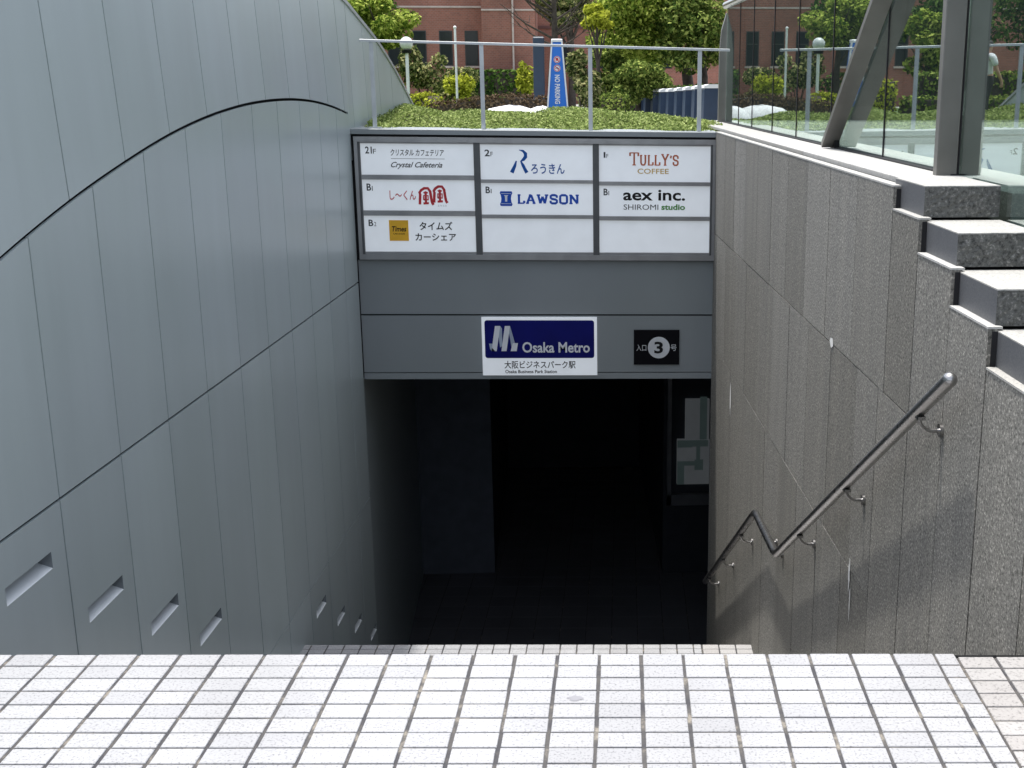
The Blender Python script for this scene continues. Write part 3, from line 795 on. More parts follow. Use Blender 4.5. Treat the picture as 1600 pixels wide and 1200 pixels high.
def red_mark(mb, bx):
    stroke(mb, in_box(bx, [(0.0,0.02),(0.02,0.3),(0.05,0.62),(0.0,0.72),(0.12,0.86),(0.35,0.98),(0.62,0.98),(0.78,0.8),(0.84,0.4),(0.9,0.12),(1.0,0.0)]), 0.022, 0)
    stroke(mb, in_box(bx, [(0.30,0.70),(0.45,0.76),(0.60,0.70)]), 0.014, 0, YS-0.0003)
    stroke(mb, in_box(bx, [(0.45,0.76),(0.45,0.08)]), 0.018, 0, YS-0.0006)
    stroke(mb, in_box(bx, [(0.30,0.30),(0.62,0.30),(0.62,0.54),(0.30,0.54),(0.30,0.28)]), 0.013, 0, YS-0.0009)
    stroke(mb, in_box(bx, [(0.26,0.08),(0.66,0.10)]), 0.018, 0, YS-0.0012)
def T(key, txt, box, mat, bold=0.0, shear=0.0, y=YS, name='lettering', parent=None):
    return letters(key, [M[mat]], lambda mb: put_text(mb, txt, box, 0, y, bold, shear), parent, name)
def floor_no(key, num, box, small='F'):
    x0, x1, z0, z1 = box; w_ = x1 - x0
    letters(key, [M['ink_grey']], lambda mb: (put_text(mb, num, (x0, x0+w_*(0.25 if num == '1' else 0.62), z0, z1), 0, bold=0.02), put_text(mb, small, (x0+w_*(0.38 if num == '1' else 0.72), x0+w_*(0.82 if small == '1' else (0.66 if num == '1' else 1.0)), z0, z0+(z1-z0)*0.66), 0)), None, 'floor_number')
floor_no('11', '21', (-1.581,-1.492,-0.563,-0.506))
T('11', 'クリスタル カフェテリア', (-1.374,-0.934,-0.579,-0.525), 'ink_grey', 0.012, 0.15)
letters('11', [M['ink_grey']], lambda mb: rect(mb, -1.373,-0.930,-0.604,-0.601), None, 'underline')
T('11', 'Crystal Cafeteria', (-1.375,-0.950,-0.688,-0.629), 'ink_grey', 0.015, 0.45)
floor_no('21', 'B', (-1.584,-1.524,-0.868,-0.809), '1')
T('21', 'し〜くん', (-1.398,-1.179,-0.945,-0.863), 'ink_pink', 0.02)
for bx in RED: letters('21', [M['ink_red']], lambda mb: red_mark(mb, bx), None, 'emblem')
T('21', 'ふうふう', (-1.003,-0.928,-0.996,-0.982), 'ink_grey')
floor_no('31', 'B', (-1.583,-1.520,-1.163,-1.109), '2')
yo = letters('31', [M['yellow']], lambda mb: rect(mb, -1.414,-1.253,-1.286,-1.112), None, 'yellow_square')
T('31', 'Times', (-1.391,-1.271,-1.207,-1.163), 'ink', 0.02, 0.2, YS-0.0015)
T('31', 'CAR SHARE', (-1.381,-1.284,-1.233,-1.219), 'ink', 0, 0, YS-0.0015)
T('31', 'タイムズ', (-1.161,-0.884,-1.194,-1.123), 'ink', 0.017); T('31', 'カーシェア', (-1.199,-0.857,-1.284,-1.221), 'ink', 0.017)
RB = (-0.386,-0.238,-0.710,-0.523)
floor_no('12', '2', (-0.598,-0.530,-0.577,-0.522))
letters('12', [M['ink_blue']], lambda mb: (stroke(mb, in_box(RB, [(0.50,1.0),(0.72,0.96),(0.86,0.84),(0.86,0.70),(0.74,0.58),(0.60,0.50),(0.70,0.34),(0.82,0.14),(0.92,0.0)]), [0.004,0.018,0.028,0.03,0.025,0.014,0.024,0.026,0.03], 0)), None, 'emblem')
letters('12', [M['ink_blue']], lambda mb: stroke(mb, in_box(RB, [(0.34,0.52),(0.25,0.30),(0.14,0.12),(0.07,0.0)]), [0.010,0.024,0.030,0.032], 0), None, 'emblem')
T('12', 'ろうきん', (-0.215,0.066,-0.718,-0.634), 'ink_blue', 0.014)
# slab-serif word built from strokes
SL = {'L':[[(0.2,0),(0.2,1)],[(0.02,1),(0.42,1)],[(0.02,0),(0.9,0)],[(0.9,0),(0.9,0.3)]],
      'A':[[(0.12,0),(0.46,1)],[(0.54,1),(0.88,0)],[(0.25,0.35),(0.75,0.35)],[(-0.02,0),(0.3,0)],[(0.7,0),(1.02,0)],[(0.3,1),(0.56,1)]],
      'W':[[(0.12,1),(0.30,0)],[(0.30,0),(0.5,0.8)],[(0.5,0.8),(0.70,0)],[(0.70,0),(0.88,1)],[(-0.02,1),(0.3,1)],[(0.7,1),(1.02,1)]],
      'S':[[(0.88,0.68),(0.86,0.9),(0.65,1),(0.3,1),(0.12,0.88),(0.12,0.66),(0.3,0.54),(0.7,0.47),(0.88,0.35),(0.88,0.14),(0.7,0),(0.3,0),(0.12,0.1),(0.1,0.32)]],
      'O':[[(0.3,0),(0.12,0.12),(0.1,0.5),(0.12,0.88),(0.3,1),(0.7,1),(0.88,0.88),(0.9,0.5),(0.88,0.12),(0.7,0),(0.3,0)]],
      'N':[[(0.16,0),(0.16,1)],[(0.16,1),(0.84,0)],[(0.84,0),(0.84,1)],[(0.0,0),(0.34,0)],[(0.0,1),(0.22,1)],[(0.66,1),(1.0,1)]],
      'T':[[(0.5,0),(0.5,1)],[(0.02,1),(0.98,1)],[(0.02,1.03),(0.02,0.74)],[(0.98,1.03),(0.98,0.74)],[(0.3,0),(0.7,0)]],
      'U':[[(0.18,1),(0.18,0.25),(0.3,0.03),(0.5,0),(0.7,0.03),(0.82,0.25),(0.82,1)],[(0.02,1),(0.36,1)],[(0.66,1),(0.98,1)]],
      'Y':[[(0.12,1),(0.5,0.45)],[(0.88,1),(0.5,0.45)],[(0.5,0.45),(0.5,0)],[(-0.02,1),(0.3,1)],[(0.7,1),(1.02,1)],[(0.32,0),(0.68,0)]],
      "'":[[(0.6,1),(0.35,0.72)]]}
def serif_word(mb, word, box, wd, m, advance=None, tall=None):
    x0,x1,z0,z1 = box; adv = advance or [1]*len(word); tot = sum(adv); x = x0
    for i, ch in enumerate(word):
        cw = (x1-x0)*adv[i]/tot; hz = (z1-z0)*((tall or {}).get(i, 1.0))
        k = 0
        for st in SL[ch]:
            horiz = abs(st[0][1]-st[1][1]) < 0.01
            stroke(mb, [(x + cw*(0.07+0.86*a), z0 + wd/2 + (hz-wd)*b) for a, b in st], wd*(0.62 if horiz else 1.0), m, y=YS - 0.0002*k); k += 1
        x += cw
CB = (-0.481,-0.375,-0.988,-0.865)
def can(mb):
    o = [(0.06,1.0),(0.94,1.0),(1.0,0.88),(0.92,0.74),(0.88,0.5),(0.92,0.26),(1.0,0.12),(0.94,0.0),(0.06,0.0),(0.0,0.12),(0.08,0.26),(0.12,0.5),(0.08,0.74),(0.0,0.88)]
    mb.face([(a, YS, b) for a, b in in_box(CB, list(reversed(o)))], 1)
    q = [(0.42,0.30),(0.58,0.30),(0.60,0.66),(0.68,0.74),(0.32,0.74),(0.40,0.66)]
    mb.face([(a, YS-0.001, b) for a, b in in_box(CB, q)], 2)
    mb.face([(a, YS-0.001, b) for a, b in in_box(CB, [(0.1,0.83),(0.9,0.83),(0.9,0.86),(0.1,0.86)])], 2)
    mb.face([(a, YS-0.001, b) for a, b in in_box(CB, [(0.1,0.14),(0.9,0.14),(0.9,0.17),(0.1,0.17)])], 2)
floor_no('22', 'B', (-0.598,-0.538,-0.882,-0.827), '1')
letters('22', [M['ink_grey'], M['ink_royal'], M['ink_white']], can, None, 'emblem')
letters('22', [M['ink_royal']], lambda mb: serif_word(mb, 'LAWSON', (-0.338,0.189,-0.973,-0.885), 0.019, 0, [0.85,1.05,1.3,0.95,1.0,1.1]))
floor_no('13', '1', (0.394,0.453,-0.581,-0.534))
letters('13', [M['ink_orange']], lambda mb: serif_word(mb, "TULLY'S", (0.608,1.029,-0.645,-0.552), 0.014, 0, [1.25,1.0,0.85,0.85,1.1,0.35,0.85], {0:1.22, 4:1.1}))
T('13', 'COFFEE', (0.678,0.942,-0.711,-0.668), 'ink_gold', 0.012)
floor_no('23', 'B', (0.392,0.449,-0.893,-0.837), '1')
T('23', 'aex inc.', (0.557,1.083,-0.935,-0.844), 'ink', 0.022); T('23', 'SHIROMI', (0.561,0.856,-1.013,-0.968), 'ink_grey', 0.0); T('23', 'studio', (0.882,1.084,-1.013,-0.964), 'ink_green', 0.03)

# station sign
ms = thing('station_sign', 'white station name sign with a navy field on the beam above the dark entrance', 'sign', (-0.17, 10.24, -2.45))
ml = Vector(ms.location)
mb = MB(TZ); mb.box(-0.665, 0.329, 10.222, 10.249, -2.452, -1.940); brd = addp(mb, 'board', [M['sign_white']], ms, ml)
Y1, Y2, Y3 = 10.2205, 10.219, 10.2175
mb = MB(TZ); rrect(mb, -0.640, 0.304, -2.298, -1.964, 0.022, 0, Y1); addp(mb, 'navy_field', [M['navy']], ms, ml)
mb = MB(TZ)
MBX = (-0.605,-0.356,-2.236,-2.014)
def band(pts, m, y): mb.face([(a, y, b) for a, b in in_box(MBX, pts)], m)
band([(0.0,0.30),(0.12,0.30),(0.10,0.14),(0.20,0.0),(0.08,0.0),(0.03,0.10)], 1, Y2)
band([(0.08,0.0),(0.26,0.0),(0.40,1.0),(0.22,1.0)], 0, Y2)
band([(0.30,1.0),(0.40,1.0),(0.46,0.9),(0.46,0.2),(0.38,0.15)], 1, Y2+0.0005)
band([(0.42,0.0),(0.60,0.0),(0.74,1.0),(0.56,1.0)], 0, Y2)
band([(0.66,1.0),(0.74,1.0),(0.90,0.30),(0.82,0.0),(0.78,0.12)], 1, Y2+0.0005)
band([(0.74,0.0),(0.95,0.0),(1.0,0.32),(0.82,0.32)], 0, Y2)
o = mb.build('emblem', [M['ink_white'], M['ink_pale']], ms); o.matrix_parent_inverse = Matrix.Translation(-ml)
mb = MB(TZ)
put_text(mb, 'Osaka Metro', (-0.319,0.265,-2.250,-2.155), 0, Y2, bold=0.022)
put_text(mb, '大阪ビジネスパーク駅', (-0.477,0.140,-2.392,-2.323), 1, Y1, bold=0.012)
put_text(mb, 'Osaka Business Park Station', (-0.471,-0.023,-2.433,-2.403), 1, Y1, bold=0.02)
addp(mb, 'lettering', [M['ink_white'], M['ink']], ms, ml)
# exit number plate
es = thing('exit_number_plate', 'small black plate with a pale disc numbered three on the beam', 'sign', (0.85, 10.24, -2.36))
el = Vector(es.location)
mb = MB(TZ); mb.box(0.650, 1.048, 10.238, 10.249, -2.362, -2.053); addp(mb, 'plate', [M['black_sign']], es, el)
mb = MB(TZ); disc(mb, 0.868, -2.209, 0.096, 0, 10.2365); addp(mb, 'disc', [M['circle']], es, el)
mb = MB(TZ); put_text(mb, '3', (0.828,0.905,-2.262,-2.156), 0, 10.235, bold=0.03); put_text(mb, '入口', (0.672,0.758,-2.239,-2.182), 1, 10.2365); put_text(mb, '号', (0.972,1.024,-2.238,-2.182), 1, 10.2365)
addp(mb, 'lettering', [M['ink'], M['circle']], es, el)
# area map in the passage
am = thing('area_map_board', 'dim framed area map board on the passage wall at the right', 'map board', (1.65, 14.5, -5.2))
al = Vector(am.location)
mb = MB(); mb.box(1.345, 1.395, 14.46, 14.545, -5.23, -3.5); mb.box(1.345, 1.98, 14.46, 14.545, -5.23, -5.09); addp(mb, 'frame', [M['alu']], am, al)
mb = MB(); mb.box(1.57, 1.87, 14.47, 14.545, -4.36, -3.84); mb.box(1.47, 1.88, 14.47, 14.545, -4.95, -4.365); addp(mb, 'map_face', [M['map']], am, al)
mb = MB()
for x0,x1,z0,z1 in ((1.75,1.84,-4.36,-3.80),(1.47,1.86,-4.45,-4.365),(1.47,1.66,-4.46,-4.40),(1.71,1.76,-4.65,-4.44),(1.47,1.75,-4.70,-4.64),(1.69,1.80,-4.76,-4.62),(1.47,1.56,-4.95,-4.70)):
    rect(mb, x0, x1, z0, z1, 0, 14.4685 - 0.0004*len(mb.f))
addp(mb, 'map_streets', [M['map_green']], am, al)

# ================================================================== HANDRAIL
hr = thing('stair_handrail', 'stainless steel handrail stepping down the granite wall on curved brackets', 'handrail', (XW, 6, -3.0))
hl = Vector(hr.location); RX = 1.252; rr = 0.0245
mb = MB()
path = [(3.69,-0.925),(6.50,-2.655),(6.55,-2.676),(6.60,-2.684),(7.24,-2.694),(7.29,-2.700),(7.34,-2.722),(9.78,-4.247)]
mb.tube([(RX,*p) for p in path], rr, 14)
# rounded end turning towards the wall
mb.sphere((RX,3.69,-0.925), rr*1.02, 0, 14, 9)
addp(mb, 'rail', [M['steel']], hr, hl)
def rail_z(y): return lerp_tab(path, y)
for by in (3.98, 4.96, 5.90, 6.74, 6.95, 7.85, 8.70, 9.50):
    zt = rail_z(by) - rr * 1.1
    mb = MB()
    pts = [(RX,by,zt+0.01)] + [(RX + 0.052*(1-math.cos(R(a)))*0.9, by, zt - 0.045*math.sin(R(a)) - 0.005) for a in (10,25,40,55,70,85,90)] + [(XW-0.004,by,zt-0.05)]
    mb.tube(pts, 0.0075, 8)
    mb.box(RX-0.014, RX+0.014, by-0.03, by+0.03, zt-0.004, zt+0.008)
    mb.tube([(XW-0.012,by,zt-0.05),(XW,by,zt-0.05)], 0.024, 12)
    addp(mb, 'bracket', [M['steel']], hr, hl)

# ================================================================== RAILING ABOVE THE SIGN
rl = thing('guard_railing', 'thin white metal guard railing along the planter above the tenant sign', 'railing', (-0.1, 10.35, -0.36))
rll = Vector(rl.location)
def RT(p): return (p[0], p[1], p[2] - 0.024 * (p[0] + 1.57))
mb = MB(RT); mb.box(-1.60, 1.455, 10.33, 10.36, 0.330, 0.350, 0, 0.003); addp(mb, 'top_rail', [M['rail_paint']], rl, rll)
for x in (-1.505, -0.607, 0.290, 1.205):
    mb = MB(RT); mb.box(x-0.017, x+0.017, 10.337, 10.353, -0.36, 0.329); mb.box(x-0.05, x+0.05, 10.31, 10.38, -0.362, -0.352)
    addp(mb, 'post', [M['rail_paint']], rl, rll)

# ================================================================== VEGETATION
def leaf_cloud(centers, radii, n, size, seed, shell=0.55, flat=0.6, aspect=0.55):
    """n small bent leaves scattered through ellipsoidal clumps"""
    g = np.random.default_rng(seed); k = len(centers)
    C = np.array(centers); Rd = np.array(radii)
    wts = np.prod(Rd, axis=1) ** 0.67; wts /= wts.sum()
    idx = g.choice(k, n, p=wts)
    d = g.normal(size=(n, 3)); d /= np.linalg.norm(d, axis=1)[:, None]
    rad = shell + (1 - shell) * g.random(n) ** 0.6
    P = C[idx] + d * Rd[idx] * rad[:, None]
    nrm = d * flat + g.normal(size=(n, 3)) * 0.55 + np.array([0, 0, 0.45])
    nrm /= np.linalg.norm(nrm, axis=1)[:, None]
    t = np.cross(nrm, g.normal(size=(n, 3))); t /= np.linalg.norm(t, axis=1)[:, None]
    b = np.cross(nrm, t)
    s = size * (0.6 + 0.8 * g.random(n))[:, None]
    V = np.empty((n, 4, 3))
    V[:, 0] = P - t * s; V[:, 1] = P - b * s * aspect + nrm * s * 0.15; V[:, 2] = P + t * s; V[:, 3] = P + b * s * aspect + nrm * s * 0.15
    F = np.arange(n * 4).reshape(n, 4)
    return V.reshape(-1, 3), F
def leaves(name, V, F, mat, parent=None):
    me = bpy.data.meshes.new(name); me.from_pydata(V.tolist(), [], F.tolist()); me.materials.append(mat); me.update()
    o = bpy.data.objects.new(name, me); COL.objects.link(o)
    if parent: o.parent = parent
    return o
def clumps(c, r, n, seed, rel=(0.28, 0.5)):
    g = random.Random(seed); cs = []; rs = []
    for i in range(n):
        while True:
            p = [g.uniform(-1, 1) for _ in range(3)]
            if sum(q*q for q in p) < 1: break
        f = g.uniform(*rel)
        k = 1 - f * 0.75
        cs.append([c[j] + p[j]*r[j]*k for j in range(3)]); rs.append([r[0]*f*g.uniform(0.8,1.25), r[1]*f, r[2]*f*g.uniform(0.6,0.95)])
    return cs, rs
def tree(name, label, x, y, crown_z, r, trunk_r, mat, n, size, seed, cat='tree', nc=16, group=None, trunk_x=0.0, shell=0.5):
    z0 = gz(y)
    t = thing(name, label, cat, (x, y, z0), group); g = random.Random(seed)
    mb = MB(); top_z = crown_z - z0 + r[2]*0.2
    mb.tube([(trunk_x,0,-0.05),(trunk_x*0.8+0.03,0.02,top_z*0.4),(trunk_x*0.3-0.02,0,top_z*0.75),(0,0,top_z)], [trunk_r*1.25,trunk_r,trunk_r*0.7,trunk_r*0.25], 8)
    for k in range(7):
        a = 2*math.pi*k/7 + g.random(); h = top_z*g.uniform(0.45,0.8)
        e = (math.cos(a)*r[0]*0.65, math.sin(a)*r[1]*0.6, crown_z - z0 + r[2]*g.uniform(-0.2,0.5))
        mb.tube([(trunk_x*0.4,0,h),(e[0]*0.5,e[1]*0.5,(h+e[2])/2+0.05),e], [trunk_r*0.45,trunk_r*0.3,trunk_r*0.1], 6)
    mb.build('trunk', M['bark'], t)
    cs, rs = clumps((0,0,crown_z - z0), r, nc, seed)
    V, F = leaf_cloud(cs, rs, int(n*1.7), size*0.78, seed, shell)
    leaves('crown', V, F, mat, t)
    return t
def shrub(name, label, x, y, r, h, mat, n, size, seed, cat='shrub', nc=9, group=None, z0=None):
    z0 = gz(y) if z0 is None else z0
    t = thing(name, label, cat, (x, y, z0), group); g = random.Random(seed)
    mb = MB()
    for k in range(5):
        a = 2*math.pi*k/5; mb.tube([(0.03*math.cos(a),0.03*math.sin(a),-0.03),(r[0]*0.5*math.cos(a),r[1]*0.5*math.sin(a),h*0.7)], [0.02,0.008], 5)
    mb.build('stem', M['bark'], t)
    cs, rs = clumps((0,0,h*0.52), (r[0],r[1],h*0.5), nc, seed, (0.3,0.5))
    V, F = leaf_cloud(cs, rs, n, size, seed)
    leaves('foliage', V, F, mat, t)
    return t
def hedge(name, label, path, wid, hs, mat, dens, size, seed, cat='hedge', group=None, base=None):
    """clipped hedge along a path: leafy skin on a rounded profile"""
    g = np.random.default_rng(seed); P = []; N = []
    segs = list(zip(path[:-1], path[1:], hs[:-1], hs[1:]))
    for (a, b, h0, h1) in segs:
        a = np.array(a); b = np.array(b); L = np.linalg.norm(b-a); t = (b-a)/L; q = np.array([-t[1], t[0]])
        n = int(L * (2*max(h0,h1)+wid) * dens)
        u = g.random(n); s = g.random(n); hh = h0+(h1-h0)*u
        per = 2*hh+wid; d = s*per
        off = np.where(d < hh, -wid/2, np.where(d < hh+wid, -wid/2 + d-hh, wid/2)); zz = np.where(d < hh, d, np.where(d < hh+wid, hh, per-d))
        rim = np.clip((zz - hh + 0.12)/0.12, 0, 1) * np.clip((np.abs(off) - wid/2 + 0.12)/0.12, 0, 1)
        nx = np.where(d < hh, -1., np.where(d < hh+wid, 0., 1.)); nz = np.where((d >= hh) & (d < hh+wid), 1., 0.)
        off = off - np.sign(off)*rim*0.05; zz = zz - rim*0.05
        off = off + nx*g.normal(size=n)*0.02; zz = zz + nz*g.normal(size=n)*0.02
        xy = a + (b-a)*u[:, None] + q*off[:, None]
        base_z = np.array([gz(v) for v in xy[:,1]]) if base is None else np.full(n, base)
        P.append(np.column_stack([xy, base_z + zz])); N.append(np.column_stack([q[0]*nx, q[1]*nx, nz]))
        for e, hx, sg in ((a, h0, -1), (b, h1, 1)):
            m = int(wid*hx*dens); P.append(np.column_stack([e + q*(g.random(m)-.5)[:,None]*wid + t*sg*0.02, (gz(e[1]) if base is None else base) + g.random(m)*hx])); N.append(np.tile([t[0]*sg,t[1]*sg,0.], (m,1)))
    P = np.vstack(P); N = np.vstack(N); n = len(P)
    N = N + g.normal(size=(n,3))*0.5; N /= np.linalg.norm(N,axis=1)[:,None]
    t = np.cross(N, g.normal(size=(n,3))); t /= np.linalg.norm(t,axis=1)[:,None]; b = np.cross(N, t); s = size*(0.6+0.8*g.random(n))[:,None]
    V = np.empty((n,4,3)); V[:,0]=P-t*s; V[:,1]=P-b*s*.6+N*s*.2; V[:,2]=P+t*s; V[:,3]=P+b*s*.6+N*s*.2
    hx = thing(name, label, cat, (path[0][0], path[0][1], gz(path[0][1]) if base is None else base), group)
    o = leaves('foliage', V.reshape(-1,3), np.arange(n*4).reshape(n,4), mat, hx); o.matrix_parent_inverse = Matrix.Translation(-Vector(hx.location))
    mb = MB()
    for (a, b, h0, h1) in segs:
        a2, b2 = Vector(a), Vector(b); q = (b2-a2).normalized(); q = Vector((-q.y,q.x))*(wid/2-0.05)
        za, zb = (gz(a[1]), gz(b[1])) if base is None else (base, base)
        pa = [(a2-q),(a2+q)]; pb = [(b2-q),(b2+q)]
        v = [(pa[0].x,pa[0].y,za),(pa[1].x,pa[1].y,za),(pa[1].x,pa[1].y,za+h0-0.06),(pa[0].x,pa[0].y,za+h0-0.06),(pb[0].x,pb[0].y,zb),(pb[1].x,pb[1].y,zb),(pb[1].x,pb[1].y,zb+h1-0.06),(pb[0].x,pb[0].y,zb+h1-0.06)]
        mb.idx(v, [(0,1,2,3),(5,4,7,6),(3,2,6,7),(1,5,6,2),(4,0,3,7)], 0)
    o = mb.build('twigs', M['bark'], hx); o.matrix_parent_inverse = Matrix.Translation(-Vector(hx.location))
    return hx

# ground cover planter right behind the railing
g = np.random.default_rng(5); n = 42000
X = g.uniform(-1.62, 1.52, n); Y = 10.42 + (g.random(n) ** 1.3) * 2.75
def cover_z(x, y):
    t = np.clip((y - 10.42)/1.4, 0, 1)
    edge = np.clip((1.55 - x)/0.5, 0, 1)
    return -0.425 + (0.105*t**0.7 + 0.035*np.sin(x*3.1+1)*t + 0.03*np.sin(x*7.3 + y*3))*(0.5+0.5*edge) + np.clip((-0.2-x)/0.8,0,1)*0.05*t
Z = cover_z(X, Y) + g.uniform(-0.035, 0.02, n)
P = np.column_stack([X, Y, Z]); N = g.normal(size=(n,3))*0.6 + np.array([0,-0.2,0.9]); N /= np.linalg.norm(N,axis=1)[:,None]
t = np.cross(N, g.normal(size=(n,3))); t /= np.linalg.norm(t,axis=1)[:,None]; b = np.cross(N,t); s = 0.0165*(0.6+0.8*g.random(n))[:,None]
V = np.empty((n,4,3)); V[:,0]=P-t*s; V[:,1]=P-b*s*.5+N*s*.2; V[:,2]=P+t*s; V[:,3]=P+b*s*.5+N*s*.2
tag(leaves('ground_cover', V.reshape(-1,3), np.arange(n*4).reshape(n,4), L_COVER), 'low green ground cover plants filling the planter behind the railing', 'ground cover', None, 'stuff')
mb = MB(); gx = np.linspace(-1.64,1.54,24); gy = np.linspace(10.40,13.3,16)
for i in range(23):
    for j in range(15):
        mb.face([(gx[a],gy[c],float(cover_z(gx[a],gy[c]))-0.045) for a,c in ((i,j),(i+1,j),(i+1,j+1),(i,j+1))], 0)
struct(mb.build('planter_soil', M['bark']), 'dark soil of the planter behind the railing')

# trees (direct view and seen mirrored in the glass)
tree('leafy_tree', 'round bright green tree in front of the brick building at the left', -5.15, 37, 1.72, (1.25,1.2,0.95), 0.10, L_BRIGHT, 3600, 0.085, 11, nc=15)
tree('leafy_tree', 'tall dark tree behind the round tree at the left', -6.9, 41, 2.6, (2.2,1.6,1.6), 0.14, L_DARK, 3600, 0.11, 12, nc=15)
tree('leafy_tree', 'large bright green tree with spreading crown right of the blue pylon', 2.45, 31, 1.75, (1.9,1.5,1.5), 0.13, L_BRIGHT, 9500, 0.075, 13, nc=30, trunk_x=1.0)
tree('leafy_tree', 'mid green tree at the right end of the navy barriers', 3.45, 30, 1.35, (1.25,1.2,1.45), 0.10, L_MID, 5200, 0.075, 14, nc=16, trunk_x=0.15)
tree('leafy_tree', 'second bright tree right behind the layered maple', 2.0, 34, 1.05, (1.25,0.9,0.85), 0.09, L_BRIGHT, 3600, 0.075, 19, nc=16)
tree('leafy_tree', 'yellow green tree between the pylon and the large tree', 0.98, 28.8, 1.42, (0.52,0.5,0.34), 0.05, L_YELLOW, 1500, 0.075, 15, nc=9)
tree('maple_tree', 'small dark layered maple in front of the large bright tree', 1.78, 27, 0.12, (0.85,0.7,0.72), 0.06, L_MID, 4600, 0.055, 16, nc=18)
tree('leafy_tree', 'distant olive tree crown above the low brick wing', 0.6, 46, 2.75, (1.7,1.2,1.2), 0.12, L_PALE, 3000, 0.10, 17, nc=12)
# bare branching tree behind the pylon
bt = thing('bare_tree', 'dark thin tree with bare spreading branches behind the blue pylon', 'tree', (-0.05, 34, gz(34)))
mb = MB(); gq = random.Random(5)
mb.tube([(0,0,-0.05),(-0.04,0,1.0),(0.05,0,2.0),(0.02,0,3.8)], [0.14,0.11,0.085,0.05], 8)
for k in range(14):
    sd = -1 if k % 2 else 1; h = gq.uniform(1.6,3.0); L = gq.uniform(0.8,1.7)
    e = Vector((sd*L*gq.uniform(0.6,1), gq.uniform(-0.6,0.6), h + L*gq.uniform(0.35,0.8)))
    mb.tube([(0.02,0,h),(e.x*0.5,e.y*0.5,h+(e.z-h)*0.42),e], [0.035,0.022,0.007], 6)
    for q in range(4):
        f = gq.uniform(0.3,0.9); p = Vector((0.02,0,h)).lerp(e, f); e2 = p + Vector((sd*gq.uniform(-0.1,0.5), gq.uniform(-0.3,0.3), gq.uniform(0.1,0.45)))
        mb.tube([p, e2], [0.012,0.004], 5)
mb.build('trunk', M['bark'], bt)
cs, rs = clumps((0,0,3.6),(1.3,1.0,0.8),12,31,(0.12,0.25)); V,F = leaf_cloud(cs, rs, 600, 0.05, 31, 0.2); leaves('crown', V, F, L_PALE, bt)
# shrubs
for i, (x, y, rx, h, mat, n, lab) in enumerate([
    (-3.75, 36, 0.85, 2.05, L_PALE, 2600, 'pale blossoming shrub below the round tree, left of the thin white pole'),
    (-2.95, 37, 0.85, 1.55, L_PALE, 2000, 'low pale shrub at the foot of the thin white pole'),
    (-2.75, 35, 0.55, 1.35, L_YELLOW, 900, 'yellowish shrub right beside the thin white pole'),
    (-0.85, 33.5, 0.32, 1.55, L_YELLOW, 700, 'narrow yellow green shrub left of the navy pillar'),
    (0.60, 26, 0.46, 1.62, L_PALE, 2400, 'beige leafed shrub right of the blue pylon'),
    (-5.6, 39, 0.8, 1.4, L_DARK, 1200, 'dark green shrub under the round tree at the left'),
    (1.28, 30.5, 0.55, 2.0, L_MID, 2000, 'tall mid green shrub filling the gap between the beige shrub and the maple'),
    (1.4, 29, 0.65, 1.1, L_MID, 1300, 'mid green shrub behind the beige leafed shrub')]):
    shrub('garden_shrub', lab, x, y, (rx, rx*0.8), h, mat, n, 0.06, 40+i)
# hedges
hedge('clipped_hedge', 'dark green clipped hedge against the brick building', [(-3.2,44.5),(-0.95,44.5)], 0.9, [1.28,1.28], L_DARK, 170, 0.07, 51)
hedge('clipped_hedge', 'low brown clipped hedge behind the white boulders', [(-2.6,26.5),(-1.7,26.4),(-0.9,26.3),(-0.1,26.2)], 0.5, [0.42,0.55,0.62,0.55], L_BROWN, 520, 0.035, 52)
hedge('clipped_hedge', 'bright yellow green wavy hedge beside the curved wall end', [(-4.9,30.5),(-4.1,30),(-3.6,29.6),(-3.0,29.3),(-2.7,28.9)], 0.7, [0.95,0.72,0.5,0.62,0.25], L_YELLOW, 330, 0.045, 53)
hedge('clipped_hedge', 'long dark clipped hedge on the lawn behind the curved wall', [(-10,27.5),(-5.4,30.5)], 0.8, [0.55,0.5], L_MID, 200, 0.055, 54)
hedge('clipped_hedge', 'taller tiered green hedge at the back of the lawn behind the curved wall', [(-12,31.5),(-6.3,32.5)], 0.9, [1.15,1.1], L_MID, 170, 0.06, 55)
hedge('clipped_hedge', 'small box shaped hedge beside the navy barriers', [(0.92,24),(1.38,23.9)], 0.5, [0.58,0.55], L_MID, 900, 0.03, 56)
hedge('clipped_hedge', 'dark low hedge behind the navy barriers', [(1.55,29.0),(4.2,28.5)], 0.7, [0.75,0.8], L_DARK, 260, 0.045, 57)
for i, (x, y, z, r, mt, lab) in enumerate([(-8.6,36,1.5,(1.6,1.4,1.5),L_DARK,'dark broad tree on the lawn, nearest the tiered hedge'),(-11.5,37,2.0,(2.2,1.8,2.0),L_DARK,'large dark tree at the far left of the lawn'),
    (-7.0,34,1.0,(0.9,0.9,1.1),L_BRIGHT,'small bright tree rising behind the tiered hedge'),(-14.5,34,1.7,(2.2,1.8,2.0),L_MID,'mid green tree at the outer end of the tiered hedge')]):
    tree('leafy_tree', lab, x, y, z, r, 0.12, mt, 3000, 0.10, 70+i, nc=14)

